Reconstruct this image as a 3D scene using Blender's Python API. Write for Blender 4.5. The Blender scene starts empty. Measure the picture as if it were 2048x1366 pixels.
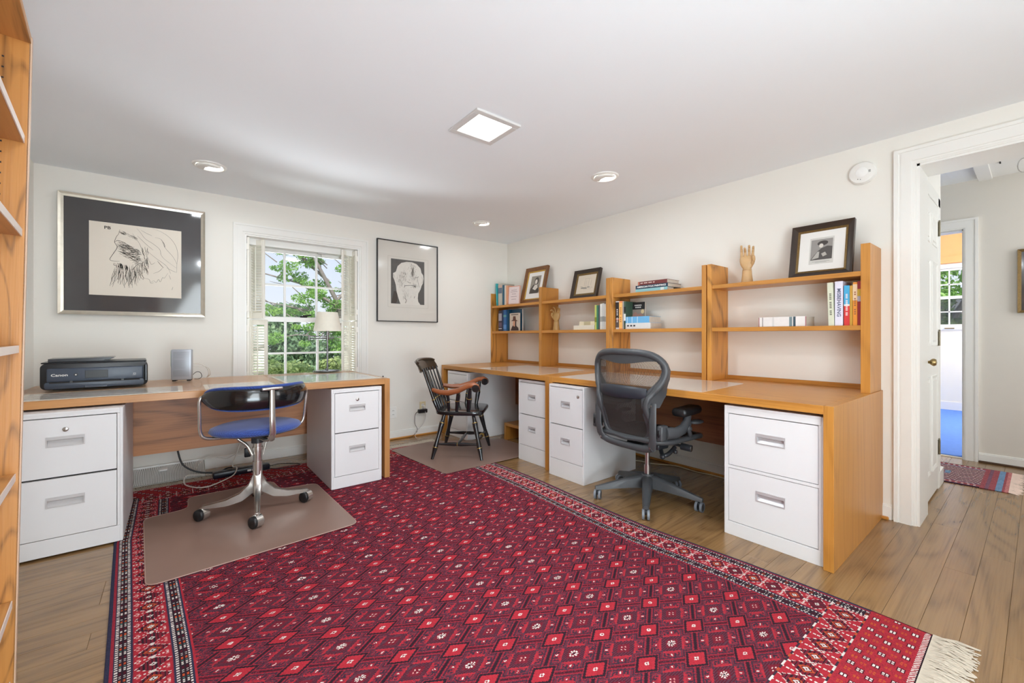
import bpy, bmesh, math, random
import numpy as np
from mathutils import Vector, Matrix
random.seed(7)
R = math.radians
PI = math.pi
SC = bpy.context.scene
COL = SC.collection

# ------------------------------------------------------------------ camera, world, lights, exposure
YAW, FPX = 0.6732, 842.7
cam_d = bpy.data.cameras.new('camera')
cam = bpy.data.objects.new('camera', cam_d)
COL.objects.link(cam)
cam.location = (-3.2364, -4.1544, 1.0607)
cam.rotation_euler = (PI / 2, 0, -YAW)
cam_d.sensor_width = 36.0
cam_d.lens = FPX / 2048 * 36.0
cam_d.shift_y = -(683 - 672.45) / 2048
cam_d.clip_start = 0.03
SC.camera = cam
SC.view_settings.view_transform = 'Standard'
SC.view_settings.look = 'None'
SC.view_settings.gamma = 1.0
SC.view_settings.use_curve_mapping = False
SC.view_settings.exposure = 0.08
try:
    SC.cycles.use_denoising = True
    SC.cycles.max_bounces = 10
    SC.cycles.diffuse_bounces = 8
    SC.cycles.transparent_max_bounces = 24
    SC.cycles.sample_clamp_indirect = 6.0
    SC.cycles.caustics_reflective = False
    SC.cycles.caustics_refractive = False
except Exception:
    pass

world = bpy.data.worlds.new('sky')
SC.world = world
world.use_nodes = True
wn = world.node_tree
wn.nodes.clear()
w_out = wn.nodes.new('ShaderNodeOutputWorld')
w_bg = wn.nodes.new('ShaderNodeBackground')
w_geo = wn.nodes.new('ShaderNodeTexCoord')
w_sep = wn.nodes.new('ShaderNodeSeparateXYZ')
w_ramp = wn.nodes.new('ShaderNodeValToRGB')
w_ramp.color_ramp.elements[0].position = 0.0
w_ramp.color_ramp.elements[0].color = (0.86, 0.92, 1.0, 1)
w_ramp.color_ramp.elements[1].position = 0.6
w_ramp.color_ramp.elements[1].color = (0.42, 0.62, 0.95, 1)
wn.links.new(w_geo.outputs['Generated'], w_sep.inputs[0])
wn.links.new(w_sep.outputs['Z'], w_ramp.inputs[0])
wn.links.new(w_ramp.outputs[0], w_bg.inputs[0])
w_bg.inputs[1].default_value = 0.98
wn.links.new(w_bg.outputs[0], w_out.inputs[0])

def sun_lamp():
    d = bpy.data.lights.new('sun', 'SUN')
    o = bpy.data.objects.new('sun', d)
    COL.objects.link(o)
    d.energy = 5.0
    d.angle = R(1.0)
    d.color = (1.0, 0.95, 0.86)
    o.rotation_euler = (R(38), 0, R(-28))
    o.location = (0, -20, 30)
sun_lamp()

def area(name, loc, rot, sx, sy, power, col=(1, 1, 1)):
    d = bpy.data.lights.new(name, 'AREA')
    d.shape = 'RECTANGLE'
    d.size, d.size_y, d.energy, d.color = sx, sy, power, col
    o = bpy.data.objects.new(name, d)
    COL.objects.link(o)
    o.location, o.rotation_euler = loc, rot
    return o
# daylight coming in through the windows in the unseen wall behind the photographer
area('daylight_rear_a', (-2.75, -5.52, 1.30), (R(94), 0, R(8)), 1.2, 1.45, 44, (0.86, 0.95, 1.0))
area('daylight_rear_b', (-1.2, -5.52, 1.35), (R(100), 0, 0), 1.15, 1.35, 4, (0.88, 0.95, 1.0))
# added unseen panel behind the camera, aimed up to brighten the ceiling
area('ceiling_fill_panel', (-3.0, -5.1, 0.35), (R(138), 0, R(8)), 1.6, 0.9, 56, (0.76, 0.91, 1.0))
# added panel hidden below the sill; stands in for ground light on the ceiling
area('ground_bounce_fill', (-2.31, 1.15, -0.35), (R(180 + 46), 0, 0), 2.4, 1.2, 400, (0.88, 0.95, 1.0))
# the four ceiling fittings, plus one added unseen lamp to brighten the left side
for nm_, x_, y_, s_, p_ in (('panel', -1.913, -2.252, 0.2, 13), ('eyeball_a', -3.06, -0.672, 0.12, 3.5), ('eyeball_b', -0.83, -2.205, 0.12, 3.0), ('eyeball_c', -0.815, -0.625, 0.12, 2.5), ('added_fill', -2.9, -3.9, 0.12, 15)):
    area('overhead_' + nm_, (x_, y_, 2.17), (0, 0, 0), s_, s_, p_, (0.90, 0.96, 1.0))
area('hall_daylight', (1.35, -5.35, 1.5), (R(90), 0, 0), 1.0, 1.3, 18, (0.93, 0.97, 1.0))
area('blue_room_daylight', (4.3, -4.6, 1.6), (R(90), 0, R(20)), 1.4, 1.4, 74, (1.0, 0.94, 0.86))

# ------------------------------------------------------------------ helpers
def lin(c):
    out = []
    for v in c[:3]:
        v = v / 255.0
        out.append(v / 12.92 if v <= 0.04045 else ((v + 0.055) / 1.055) ** 2.4)
    return tuple(out) + (1.0,)

class MB:
    def __init__(self):
        self.bm = bmesh.new()
    def _merge(self, tmp, mat=None):
        if mat is not None:
            bmesh.ops.transform(tmp, matrix=mat, verts=tmp.verts)
        me = bpy.data.meshes.new('tmp')
        tmp.to_mesh(me)
        tmp.free()
        self.bm.from_mesh(me)
        bpy.data.meshes.remove(me)
        return self
    def box(self, x0, x1, y0, y1, z0, z1, bev=0.0, seg=1, mat=None):
        if x1 < x0: x0, x1 = x1, x0
        if y1 < y0: y0, y1 = y1, y0
        if z1 < z0: z0, z1 = z1, z0
        t = bmesh.new()
        vs = [t.verts.new((x, y, z)) for z in (z0, z1) for y in (y0, y1) for x in (x0, x1)]
        for f in ((0, 2, 3, 1), (4, 5, 7, 6), (0, 1, 5, 4), (2, 6, 7, 3), (0, 4, 6, 2), (1, 3, 7, 5)):
            t.faces.new([vs[i] for i in f])
        if bev > 0:
            b = min(bev, 0.45 * min(x1 - x0, y1 - y0, z1 - z0))
            bmesh.ops.bevel(t, geom=list(t.edges), offset=b, segments=seg, affect='EDGES', profile=0.5)
        return self._merge(t, mat)
    def prism(self, pts, a0, a1, axis='z', bev=0.0, seg=2, mat=None):
        """polygon pts (2D) extruded from a0 to a1 along axis. axis z: (x,y); y: (x,z); x: (y,z)"""
        t = bmesh.new()
        def P(p, a):
            return {'z': (p[0], p[1], a), 'y': (p[0], a, p[1]), 'x': (a, p[0], p[1])}[axis]
        lo = [t.verts.new(P(p, a0)) for p in pts]
        hi = [t.verts.new(P(p, a1)) for p in pts]
        n = len(pts)
        t.faces.new(lo); t.faces.new(hi)
        for i in range(n):
            t.faces.new((lo[i], lo[(i + 1) % n], hi[(i + 1) % n], hi[i]))
        bmesh.ops.recalc_face_normals(t, faces=t.faces)
        if bev > 0:
            caps = set()
            for f in t.faces:
                if len(f.verts) == n and n > 4 or (n <= 4 and (all(v in lo for v in f.verts) or all(v in hi for v in f.verts))):
                    caps.update(f.edges)
            bmesh.ops.bevel(t, geom=list(caps), offset=bev, segments=seg, affect='EDGES', profile=0.5)
        return self._merge(t, mat)
    def tube(self, pts, rad, seg=8, closed=False, flat=None):
        """sweep; rad number or list. flat=(side_vector, ratio): ellipse flattened"""
        pts = [Vector(p) for p in pts]
        n = len(pts)
        if not closed and n >= 4 and not isinstance(rad, (list, tuple)):
            out = []
            for i in range(n - 1):
                p0, p1, p2, p3 = pts[max(0, i - 1)], pts[i], pts[i + 1], pts[min(n - 1, i + 2)]
                for k in range(5):
                    q = k / 5
                    out.append(0.5 * ((2 * p1) + (-p0 + p2) * q + (2 * p0 - 5 * p1 + 4 * p2 - p3) * q ** 2 + (-p0 + 3 * p1 - 3 * p2 + p3) * q ** 3))
            out.append(pts[-1]); pts = out; n = len(pts)
        if not isinstance(rad, (list, tuple)): rad = [rad] * n
        rings = []
        prev = None
        for i, p in enumerate(pts):
            if closed: d = pts[(i + 1) % n] - pts[i - 1]
            else: d = pts[min(i + 1, n - 1)] - pts[max(i - 1, 0)]
            if d.length < 1e-9: d = Vector((0, 0, 1))
            d.normalize()
            if flat is not None:
                s = Vector(flat[0]); s = s - d * s.dot(d)
                if s.length < 1e-6: s = d.orthogonal()
                s.normalize(); u = s; v = d.cross(u)
                ra, rb = rad[i], rad[i] * flat[1]
            else:
                if prev is None: u = d.orthogonal().normalized()
                else:
                    u = prev - d * prev.dot(d)
                    u = u.normalized() if u.length > 1e-6 else d.orthogonal().normalized()
                prev = u; v = d.cross(u); ra = rb = rad[i]
            rings.append([self.bm.verts.new(p + u * (math.cos(2 * PI * k / seg) * ra) + v * (math.sin(2 * PI * k / seg) * rb)) for k in range(seg)])
        m = n if closed else n - 1
        for i in range(m):
            a, b = rings[i], rings[(i + 1) % n]
            for k in range(seg):
                self.bm.faces.new((a[k], a[(k + 1) % seg], b[(k + 1) % seg], b[k]))
        if not closed:
            self.bm.faces.new(rings[0][::-1]); self.bm.faces.new(rings[-1])
        return self
    def turned(self, p0, p1, prof, seg=12):
        p0, p1 = Vector(p0), Vector(p1)
        return self.tube([p0 + (p1 - p0) * t for t, r in prof], [r for t, r in prof], seg)
    def lathe(self, prof, seg=24, mat=None, cap=True):
        t = bmesh.new(); rings = []
        for r, z in prof:
            rings.append([t.verts.new((r * math.cos(2 * PI * k / seg), r * math.sin(2 * PI * k / seg), z)) for k in range(seg)] if r > 1e-5 else [t.verts.new((0, 0, z))])
        for a, b in zip(rings, rings[1:]):
            for k in range(seg):
                k2 = (k + 1) % seg
                if len(a) == 1 and len(b) == 1: continue
                if len(a) == 1: t.faces.new((a[0], b[k2], b[k]))
                elif len(b) == 1: t.faces.new((a[k], a[k2], b[0]))
                else: t.faces.new((a[k], a[k2], b[k2], b[k]))
        if cap:
            if len(rings[0]) > 1: t.faces.new(rings[0][::-1])
            if len(rings[-1]) > 1: t.faces.new(rings[-1])
        bmesh.ops.recalc_face_normals(t, faces=t.faces)
        return self._merge(t, mat)
    def ball(self, c, rx, ry=None, rz=None, seg=12, mat=None):
        t = bmesh.new()
        bmesh.ops.create_uvsphere(t, u_segments=seg, v_segments=max(6, seg // 2 + 2), radius=1.0)
        M = Matrix.Translation(Vector(c)) @ (mat if mat is not None else Matrix()) @ Matrix.Diagonal((rx, ry or rx, rz or rx, 1))
        return self._merge(t, M)
    def poly(self, pts):
        self.bm.faces.new([self.bm.verts.new(p) for p in pts]); return self
    def ring(self, x0, x1, z0, z1, w, y0, y1, yi=None):
        """mitred rectangular frame in the xz plane; outer rect, width w, from y0 (front) to y1 (back); yi front depth at the inner edge"""
        if yi is None: yi = y0
        B = self.bm
        o = [(x0, z0), (x1, z0), (x1, z1), (x0, z1)]
        i = [(x0 + w, z0 + w), (x1 - w, z0 + w), (x1 - w, z1 - w), (x0 + w, z1 - w)]
        V = lambda q, y: [B.verts.new((a, y, b)) for a, b in q]
        of, jf, ob, ib = V(o, y0), V(i, yi), V(o, y1), V(i, y1)
        for k in range(4):
            n = (k + 1) % 4
            B.faces.new((of[k], of[n], jf[n], jf[k])); B.faces.new((of[n], of[k], ob[k], ob[n]))
            B.faces.new((jf[k], jf[n], ib[n], ib[k])); B.faces.new((ob[n], ob[k], ib[k], ib[n]))
        return self

def plate_hole(m, x0, x1, z0, z1, hx0, hx1, hz0, hz1, y0, y1):
    B = m.bm
    o = [(x0, z0), (x1, z0), (x1, z1), (x0, z1)]; i = [(hx0, hz0), (hx1, hz0), (hx1, hz1), (hx0, hz1)]
    V = lambda q, y: [B.verts.new((a, y, b)) for a, b in q]
    of, jf, ob, ib = V(o, y0), V(i, y0), V(o, y1), V(i, y1)
    for k in range(4):
        n = (k + 1) % 4
        B.faces.new((of[k], of[n], jf[n], jf[k])); B.faces.new((of[n], of[k], ob[k], ob[n]))
        B.faces.new((jf[k], jf[n], ib[n], ib[k])); B.faces.new((ob[n], ob[k], ib[k], ib[n]))

def finish(name, mb, mat, parent=None, smooth=None, loc=None, rot=None):
    me = bpy.data.meshes.new(name)
    bm = mb.bm
    bmesh.ops.recalc_face_normals(bm, faces=bm.faces)
    bm.to_mesh(me); bm.free()
    if mat is not None: me.materials.append(mat)
    if smooth:
        me.polygons.foreach_set('use_smooth', [True] * len(me.polygons))
        if smooth < 3: me.set_sharp_from_angle(angle=smooth)
    o = bpy.data.objects.new(name, me)
    COL.objects.link(o)
    if parent is not None: o.parent = parent
    if loc is not None: o.location = loc
    if rot is not None: o.rotation_euler = rot
    return o

def tag(o, label=None, cat=None, group=None, kind=None):
    if label: o['label'] = label
    if cat: o['category'] = cat
    if group: o['group'] = group
    if kind: o['kind'] = kind
    return o

def thing(name, label, cat, loc=(0, 0, 0), rz=0.0, group=None, rx=0.0, ry=0.0):
    o = bpy.data.objects.new(name, None)
    o.empty_display_size = 0.05
    COL.objects.link(o)
    o.location = loc; o.rotation_euler = (rx, ry, rz)
    return tag(o, label, cat, group)

def struct(name, mb, mat, parent=None, smooth=None):
    o = finish(name, mb, mat, parent, smooth)
    if parent is None: o['kind'] = 'structure'
    return o

def copy_tree(o, parent=None):
    c = o.copy(); COL.objects.link(c)
    if parent is not None: c.parent = parent
    for ch in list(o.children): copy_tree(ch, c)
    return c

def lettering(text, size, mat, parent, loc, rot=(PI / 2, 0, 0), depth=0.0004, align='CENTER', name='lettering', sx=1.0, shear=0.0):
    cu = bpy.data.curves.new(name, 'FONT')
    cu.body = text; cu.size = size; cu.extrude = depth
    cu.align_x = align; cu.align_y = 'CENTER'; cu.resolution_u = 2; cu.offset = size * 0.018; cu.shear = shear
    cu.materials.append(mat)
    o = bpy.data.objects.new(name, cu); COL.objects.link(o)
    o.parent = parent; o.location = loc; o.rotation_euler = rot; o.scale = (sx, 1, 1)
    return o

# ------------------------------------------------------------------ materials
class NT:
    def __init__(self, name):
        self.m = bpy.data.materials.new(name); self.m.use_nodes = True
        self.t = self.m.node_tree; self.b = self.t.nodes['Principled BSDF']; self.out = self.t.nodes['Material Output']
    def n(self, typ, **k):
        nd = self.t.nodes.new(typ)
        for a, v in k.items(): setattr(nd, a, v)
        return nd
    def l(self, a, b): self.t.links.new(a, b)
    def math(self, op, a, b=None, c=None):
        nd = self.n('ShaderNodeMath', operation=op)
        for i, v in enumerate((a, b, c)):
            if v is None: continue
            if isinstance(v, (int, float)): nd.inputs[i].default_value = v
            else: self.l(v, nd.inputs[i])
        return nd.outputs[0]
    def mix(self, f, a, b, mode='MIX'):
        nd = self.n('ShaderNodeMix', data_type='RGBA', blend_type=mode)
        for idx, v in ((0, f), (6, a), (7, b)):
            if isinstance(v, (int, float)): nd.inputs[idx].default_value = v
            elif isinstance(v, tuple): nd.inputs[idx].default_value = v
            else: self.l(v, nd.inputs[idx])
        return nd.outputs[2]

def pbr(name, col, rough=0.5, metal=0.0, spec=0.5, noise=0.06, nscale=12.0, bump=0.0, bscale=200.0, coat=0.0, emit=None, estr=1.0, alpha=1.0, trans=0.0):
    q = NT(name); b = q.b
    c = lin(col)
    if noise > 0:
        tc = q.n('ShaderNodeTexCoord'); nz = q.n('ShaderNodeTexNoise')
        nz.inputs['Scale'].default_value = nscale; nz.inputs['Detail'].default_value = 3
        q.l(tc.outputs['Object'], nz.inputs['Vector'])
        dk = tuple(v * (1 - noise * 1.6) for v in c[:3]) + (1,)
        lt = tuple(min(1, v * (1 + noise)) for v in c[:3]) + (1,)
        q.l(q.mix(nz.outputs[0], dk, lt), b.inputs['Base Color'])
    else: b.inputs['Base Color'].default_value = c
    if bump > 0:
        tc2 = q.n('ShaderNodeTexCoord'); n2 = q.n('ShaderNodeTexNoise'); n2.inputs['Scale'].default_value = bscale
        bp = q.n('ShaderNodeBump'); bp.inputs['Strength'].default_value = bump; bp.inputs['Distance'].default_value = 0.002
        q.l(tc2.outputs['Object'], n2.inputs['Vector']); q.l(n2.outputs[0], bp.inputs['Height']); q.l(bp.outputs[0], b.inputs['Normal'])
    b.inputs['Roughness'].default_value = rough; b.inputs['Metallic'].default_value = metal
    b.inputs['Specular IOR Level'].default_value = spec
    b.inputs['Coat Weight'].default_value = coat
    if emit is not None:
        b.inputs['Emission Color'].default_value = lin(emit); b.inputs['Emission Strength'].default_value = estr
    b.inputs['Alpha'].default_value = alpha
    b.inputs['Transmission Weight'].default_value = trans
    return q.m

def wood(name, light, mid, dark, axis='x', rings=9.0, scale=2.6, stretch=7.0, rough=0.38, line=0.55, fine=0.35, rnd=0.12, coat=0.15, lw=0.3):
    q = NT(name); b = q.b
    tc = q.n('ShaderNodeTexCoord'); oi = q.n('ShaderNodeObjectInfo')
    off = q.n('ShaderNodeVectorMath', operation='ADD')
    q.l(tc.outputs['Object'], off.inputs[0])
    rv = q.n('ShaderNodeCombineXYZ')
    r100 = q.math('MULTIPLY', oi.outputs['Random'], 37.0)
    for i in range(3): q.l(r100, rv.inputs[i])
    q.l(rv.outputs[0], off.inputs[1])
    k = 'xyz'.index(axis)
    mp = q.n('ShaderNodeMapping'); s = [1.0, 1.0, 1.0]; s[k] = 1.0 / stretch; mp.inputs['Scale'].default_value = s
    q.l(off.outputs[0], mp.inputs['Vector'])
    nz = q.n('ShaderNodeTexNoise'); nz.inputs['Scale'].default_value = scale; nz.inputs['Detail'].default_value = 1.5; nz.inputs['Roughness'].default_value = 0.4
    q.l(mp.outputs[0], nz.inputs['Vector'])
    fr = q.math('FRACT', q.math('MULTIPLY', nz.outputs[0], rings))
    pp = q.math('ABSOLUTE', q.math('SUBTRACT', fr, 0.5))           # 0 at the line
    ramp = q.n('ShaderNodeMapRange'); ramp.inputs['From Min'].default_value = 0.0; ramp.inputs['From Max'].default_value = lw
    ramp.inputs['To Min'].default_value = 1.0; ramp.inputs['To Max'].default_value = 0.0
    q.l(pp, ramp.inputs['Value'])
    mp2 = q.n('ShaderNodeMapping'); s2 = [90.0, 90.0, 90.0]; s2[k] = 2.2; mp2.inputs['Scale'].default_value = s2
    q.l(off.outputs[0], mp2.inputs['Vector'])
    n2 = q.n('ShaderNodeTexNoise'); n2.inputs['Scale'].default_value = 1.6; n2.inputs['Detail'].default_value = 3
    q.l(mp2.outputs[0], n2.inputs['Vector'])
    fn = q.n('ShaderNodeMapRange'); fn.inputs['From Min'].default_value = 0.42; fn.inputs['From Max'].default_value = 0.68
    q.l(n2.outputs[0], fn.inputs['Value'])
    c0 = q.mix(q.math('MULTIPLY', fn.outputs[0], fine), lin(light), lin(mid))
    c1 = q.mix(q.math('MULTIPLY', q.math('MULTIPLY', ramp.outputs[0], line), q.math('ADD', 0.45, q.math('MULTIPLY', fn.outputs[0], 0.55))), c0, lin(dark))
    hsv = q.n('ShaderNodeHueSaturation')
    q.l(q.math('ADD', 1.0 - rnd / 2, q.math('MULTIPLY', oi.outputs['Random'], rnd)), hsv.inputs['Value'])
    q.l(c1, hsv.inputs['Color']); q.l(hsv.outputs[0], b.inputs['Base Color'])
    b.inputs['Roughness'].default_value = rough; b.inputs['Coat Weight'].default_value = coat; b.inputs['Coat Roughness'].default_value = 0.25
    bp = q.n('ShaderNodeBump'); bp.inputs['Strength'].default_value = 0.12; bp.inputs['Distance'].default_value = 0.001
    q.l(fn.outputs[0], bp.inputs['Height']); q.l(bp.outputs[0], b.inputs['Normal'])
    return q.m

OAK_L, OAK_M, OAK_D = (194, 134, 60), (174, 112, 42), (124, 72, 22)
oak = {a: wood('oak_' + a, OAK_L, OAK_M, OAK_D, a, rings=12, line=0.34, lw=0.16, fine=0.5) for a in 'xyz'}
oakg = wood('oak_cathedral', (208, 146, 68), (184, 118, 46), (98, 58, 22), 'z', rings=11, scale=3.0, stretch=3.2, line=0.85, lw=0.22)
oakA = {a: wood('oak_pale_' + a, (192, 138, 84), (172, 116, 64), (126, 78, 38), a, rings=9, line=0.45) for a in 'xyz'}
panelA = wood('oak_brown_panel', (206, 142, 94), (180, 114, 70), (96, 54, 28), 'x', rings=13, scale=3.2, stretch=6.5, line=0.7, lw=0.3, rough=0.45)
panelB = wood('oak_dark_panel', (150, 98, 58), (126, 78, 42), (78, 44, 22), 'y', rings=11, scale=3.0, stretch=6, line=0.6, rough=0.45)
shelfoak = wood('bookcase_oak', (196, 136, 70), (174, 112, 50), (84, 50, 22), 'z', rings=12, scale=9.0, stretch=8.0, line=0.7, lw=0.15)
floor_m = wood('floor_oak', (146, 113, 74), (126, 93, 56), (82, 56, 30), 'x', rings=10, scale=4.6, stretch=6.0, rough=0.26, line=0.55, fine=0.45, rnd=0.16, coat=0.3, lw=0.28)
wallm = pbr('warm_white_paint', (236, 233, 226), 0.85, noise=0.012, nscale=2.5, bump=0.05, bscale=300)
ceilm = pbr('ceiling_paint', (240, 244, 248), 0.9, noise=0.01, nscale=2)
trimm = pbr('white_gloss_trim', (238, 237, 233), 0.35, noise=0.01)
windm = pbr('window_white', (244, 244, 242), 0.35, noise=0.01)
shutm = pbr('shutter_cream', (246, 243, 234), 0.4, noise=0.02)
steelw = pbr('white_enamel_steel', (226, 225, 226), 0.38, noise=0.012, nscale=6)
darkgap = pbr('dark_gap', (40, 38, 38), 0.8, noise=0.02)
handlem = pbr('grey_plastic_pull', (196, 193, 193), 0.4, noise=0.03)
chrome = pbr('chrome', (215, 213, 210), 0.16, metal=1.0, noise=0.03)
alu = pbr('brushed_aluminium', (196, 192, 188), 0.3, metal=1.0, noise=0.08, nscale=30)
silver = pbr('worn_silver_leaf', (214, 207, 192), 0.32, metal=0.85, noise=0.12, nscale=25)
blackm = pbr('black_plastic', (26, 26, 28), 0.35, noise=0.05)
gloss_black = pbr('glossy_black_shell', (20, 21, 24), 0.16, noise=0.15, nscale=20, coat=0.5)
lacq = pbr('black_lacquer', (24, 25, 29), 0.2, noise=0.08, coat=0.6)
lacq_brown = pbr('worn_black_lacquer', (60, 48, 34), 0.35, noise=0.2, nscale=20, coat=0.3)
goldm = pbr('gold_paint_band', (196, 160, 84), 0.35, metal=0.7, noise=0.1)
cherry = wood('cherry_arm', (156, 90, 54), (136, 72, 40), (96, 48, 24), 'y', rings=8, line=0.4, rough=0.3)
graph = pbr('graphite_plastic', (70, 72, 75), 0.42, noise=0.05, bump=0.08, bscale=400)
graphd = pbr('dark_graphite_plastic', (48, 50, 54), 0.38, noise=0.06)
casterg = pbr('caster_grey', (120, 126, 134), 0.4, noise=0.04)
brass = pbr('aged_brass', (172, 150, 104), 0.3, metal=0.9, noise=0.15, nscale=40)
hingem = pbr('hinge_metal', (150, 142, 122), 0.35, metal=0.8, noise=0.15, nscale=40)
printm = pbr('printer_black', (62, 71, 86), 0.35, noise=0.06)
printd = pbr('printer_dark', (26, 27, 31), 0.3, noise=0.05)
screenm = pbr('printer_screen', (34, 34, 36), 0.35, noise=0.1)
routm = pbr('router_silver', (176, 180, 188), 0.35, metal=0.3, noise=0.04)
paper = pbr('paper_cream', (226, 217, 204), 0.8, noise=0.03, nscale=4)
paperw = pbr('paper_white', (232, 230, 226), 0.8, noise=0.02, nscale=4)
inkm = pbr('ink', (48, 44, 38), 0.8, noise=0.1)
ink2 = pbr('grey_ink', (120, 114, 106), 0.8, noise=0.1)
ink3 = pbr('pale_ink', (164, 159, 151), 0.8, noise=0.1)
matb = pbr('charcoal_mat_behind_glass', (78, 77, 78), 0.07, noise=0.05, spec=0.7)
matg = pbr('grey_print_ground', (92, 90, 88), 0.3, noise=0.1, nscale=30)
pagesm = pbr('book_pages', (214, 206, 194), 0.9, noise=0.08, nscale=60)
lampshade = pbr('linen_shade', (232, 226, 212), 0.8, noise=0.04, nscale=40, bump=0.1)
cabw = pbr('white_cable', (226, 222, 214), 0.45, noise=0.02)
cabb = pbr('black_cable', (24, 25, 30), 0.4, noise=0.03)
creamp = pbr('cream_outlet', (226, 214, 176), 0.4, noise=0.03)
framed = pbr('dark_walnut_frame', (58, 46, 38), 0.3, noise=0.2, nscale=30)
frameb = pbr('brown_walnut_frame', (122, 78, 40), 0.3, noise=0.25, nscale=30)
gilt = pbr('gilt_edge', (196, 156, 74), 0.35, metal=0.6, noise=0.2, nscale=80)
gilt2 = pbr('old_gilt', (124, 98, 54), 0.4, metal=0.5, noise=0.35, nscale=120)
beech = pbr('beech_wood', (206, 168, 120), 0.45, noise=0.1, nscale=30)
leafm = None
lampon = pbr('lamp_disc', (255, 255, 255), 0.5, noise=0, emit=(255, 253, 248), estr=7.0)
lampon2 = pbr('panel_light', (255, 255, 255), 0.5, noise=0, emit=(255, 254, 250), estr=5.0)
orangem = pbr('orange_shade_fabric', (242, 176, 116), 0.8, noise=0.03)
bluecarp = pbr('blue_carpet', (96, 142, 224), 0.95, noise=0.1, nscale=30, bump=0.4, bscale=300)
subm = pbr('subfloor', (84, 62, 44), 0.8, noise=0.1)

def fabric_blue():
    q = NT('blue_wool_fabric'); b = q.b
    tc = q.n('ShaderNodeTexCoord'); mp = q.n('ShaderNodeMapping'); mp.inputs['Rotation'].default_value = (0.4, 0.3, 0.78)
    ck = q.n('ShaderNodeTexChecker'); ck.inputs['Scale'].default_value = 170
    ck.inputs['Color1'].default_value = lin((52, 82, 160)); ck.inputs['Color2'].default_value = lin((34, 54, 120))
    q.l(tc.outputs['Object'], mp.inputs['Vector']); q.l(mp.outputs[0], ck.inputs['Vector']); q.l(ck.outputs[0], b.inputs['Base Color'])
    b.inputs['Roughness'].default_value = 0.9; b.inputs['Sheen Weight'].default_value = 0.3
    return q.m
bluef = fabric_blue()

def clearish(name, col, op, rough=0.08):
    q = NT(name)
    q.b.inputs['Base Color'].default_value = lin(col); q.b.inputs['Roughness'].default_value = rough; q.b.inputs['Coat Weight'].default_value = 0.5
    q.b.inputs['Coat Roughness'].default_value = 0.03
    tr = q.n('ShaderNodeBsdfTransparent'); mx = q.n('ShaderNodeMixShader')
    tc = q.n('ShaderNodeTexCoord'); nz = q.n('ShaderNodeTexNoise'); nz.inputs['Scale'].default_value = 6; nz.inputs['Detail'].default_value = 4
    q.l(tc.outputs['Object'], nz.inputs['Vector'])
    q.l(q.math('ADD', op - 0.04, q.math('MULTIPLY', nz.outputs[0], 0.08)), mx.inputs[0])
    q.l(tr.outputs[0], mx.inputs[1]); q.l(q.b.outputs[0], mx.inputs[2]); q.l(mx.outputs[0], q.out.inputs['Surface'])
    return q.m
def no_coat(m_):
    m_.node_tree.nodes['Principled BSDF'].inputs['Coat Weight'].default_value = 0.0
    return m_
matplastic = no_coat(clearish('chair_mat_vinyl', (150, 122, 110), 0.88, 0.40))
blotter = clearish('blotter_painted_sheen', (246, 236, 224), 0.74, 0.06)  # cream tint and opacity imitate the wall's reflection in the clear sheet
glasstop = clearish('desk_glass', (226, 226, 214), 0.12, 0.02)

def glass_mat():
    q = NT('window_glass')
    gl = q.n('ShaderNodeBsdfGlossy'); gl.inputs['Roughness'].default_value = 0.02
    tr = q.n('ShaderNodeBsdfTransparent'); mx = q.n('ShaderNodeMixShader'); fr = q.n('ShaderNodeFresnel'); fr.inputs['IOR'].default_value = 1.35
    q.l(fr.outputs[0], mx.inputs[0]); q.l(tr.outputs[0], mx.inputs[1]); q.l(gl.outputs[0], mx.inputs[2]); q.l(mx.outputs[0], q.out.inputs['Surface'])
    return q.m
glassm = glass_mat()

def marble_paper(name, a, b_):
    q = NT(name); tc = q.n('ShaderNodeTexCoord'); mp = q.n('ShaderNodeMapping'); mp.inputs['Scale'].default_value = (2, 14, 1)
    nz = q.n('ShaderNodeTexNoise'); nz.inputs['Scale'].default_value = 3; nz.inputs['Detail'].default_value = 6; nz.inputs['Distortion'].default_value = 1.2
    q.l(tc.outputs['Object'], mp.inputs['Vector']); q.l(mp.outputs[0], nz.inputs['Vector'])
    mr = q.n('ShaderNodeMapRange'); mr.inputs['From Min'].default_value = 0.3; mr.inputs['From Max'].default_value = 0.7
    q.l(nz.outputs[0], mr.inputs['Value']); q.l(q.mix(mr.outputs[0], lin(a), lin(b_)), q.b.inputs['Base Color'])
    q.b.inputs['Roughness'].default_value = 0.25; q.b.inputs['Coat Weight'].default_value = 0.6; q.b.inputs['Coat Roughness'].default_value = 0.04
    return q.m
marb1 = marble_paper('marbled_paper_grey', (176, 162, 152), (222, 214, 206))
marb2 = marble_paper('marbled_paper_pale', (190, 194, 196), (228, 230, 228))

_cc = {}
def flatc(c, rough=0.5):
    k = (c, rough)
    if k not in _cc: _cc[k] = pbr('cover_%d_%d_%d' % c, c, rough, noise=0.05, nscale=40)
    return _cc[k]

# ------------------------------------------------------------------ room shell
HC = 2.209
WX = -3.973
BACK = -5.6
WT = 0.26
DY0, DY1, DZ = -3.725, -4.60, 2.022     # doorway in the shelf wall
WX0, WX1, WZ0, WZ1 = -2.785, -1.838, 0.60, 1.918   # window opening

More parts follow.
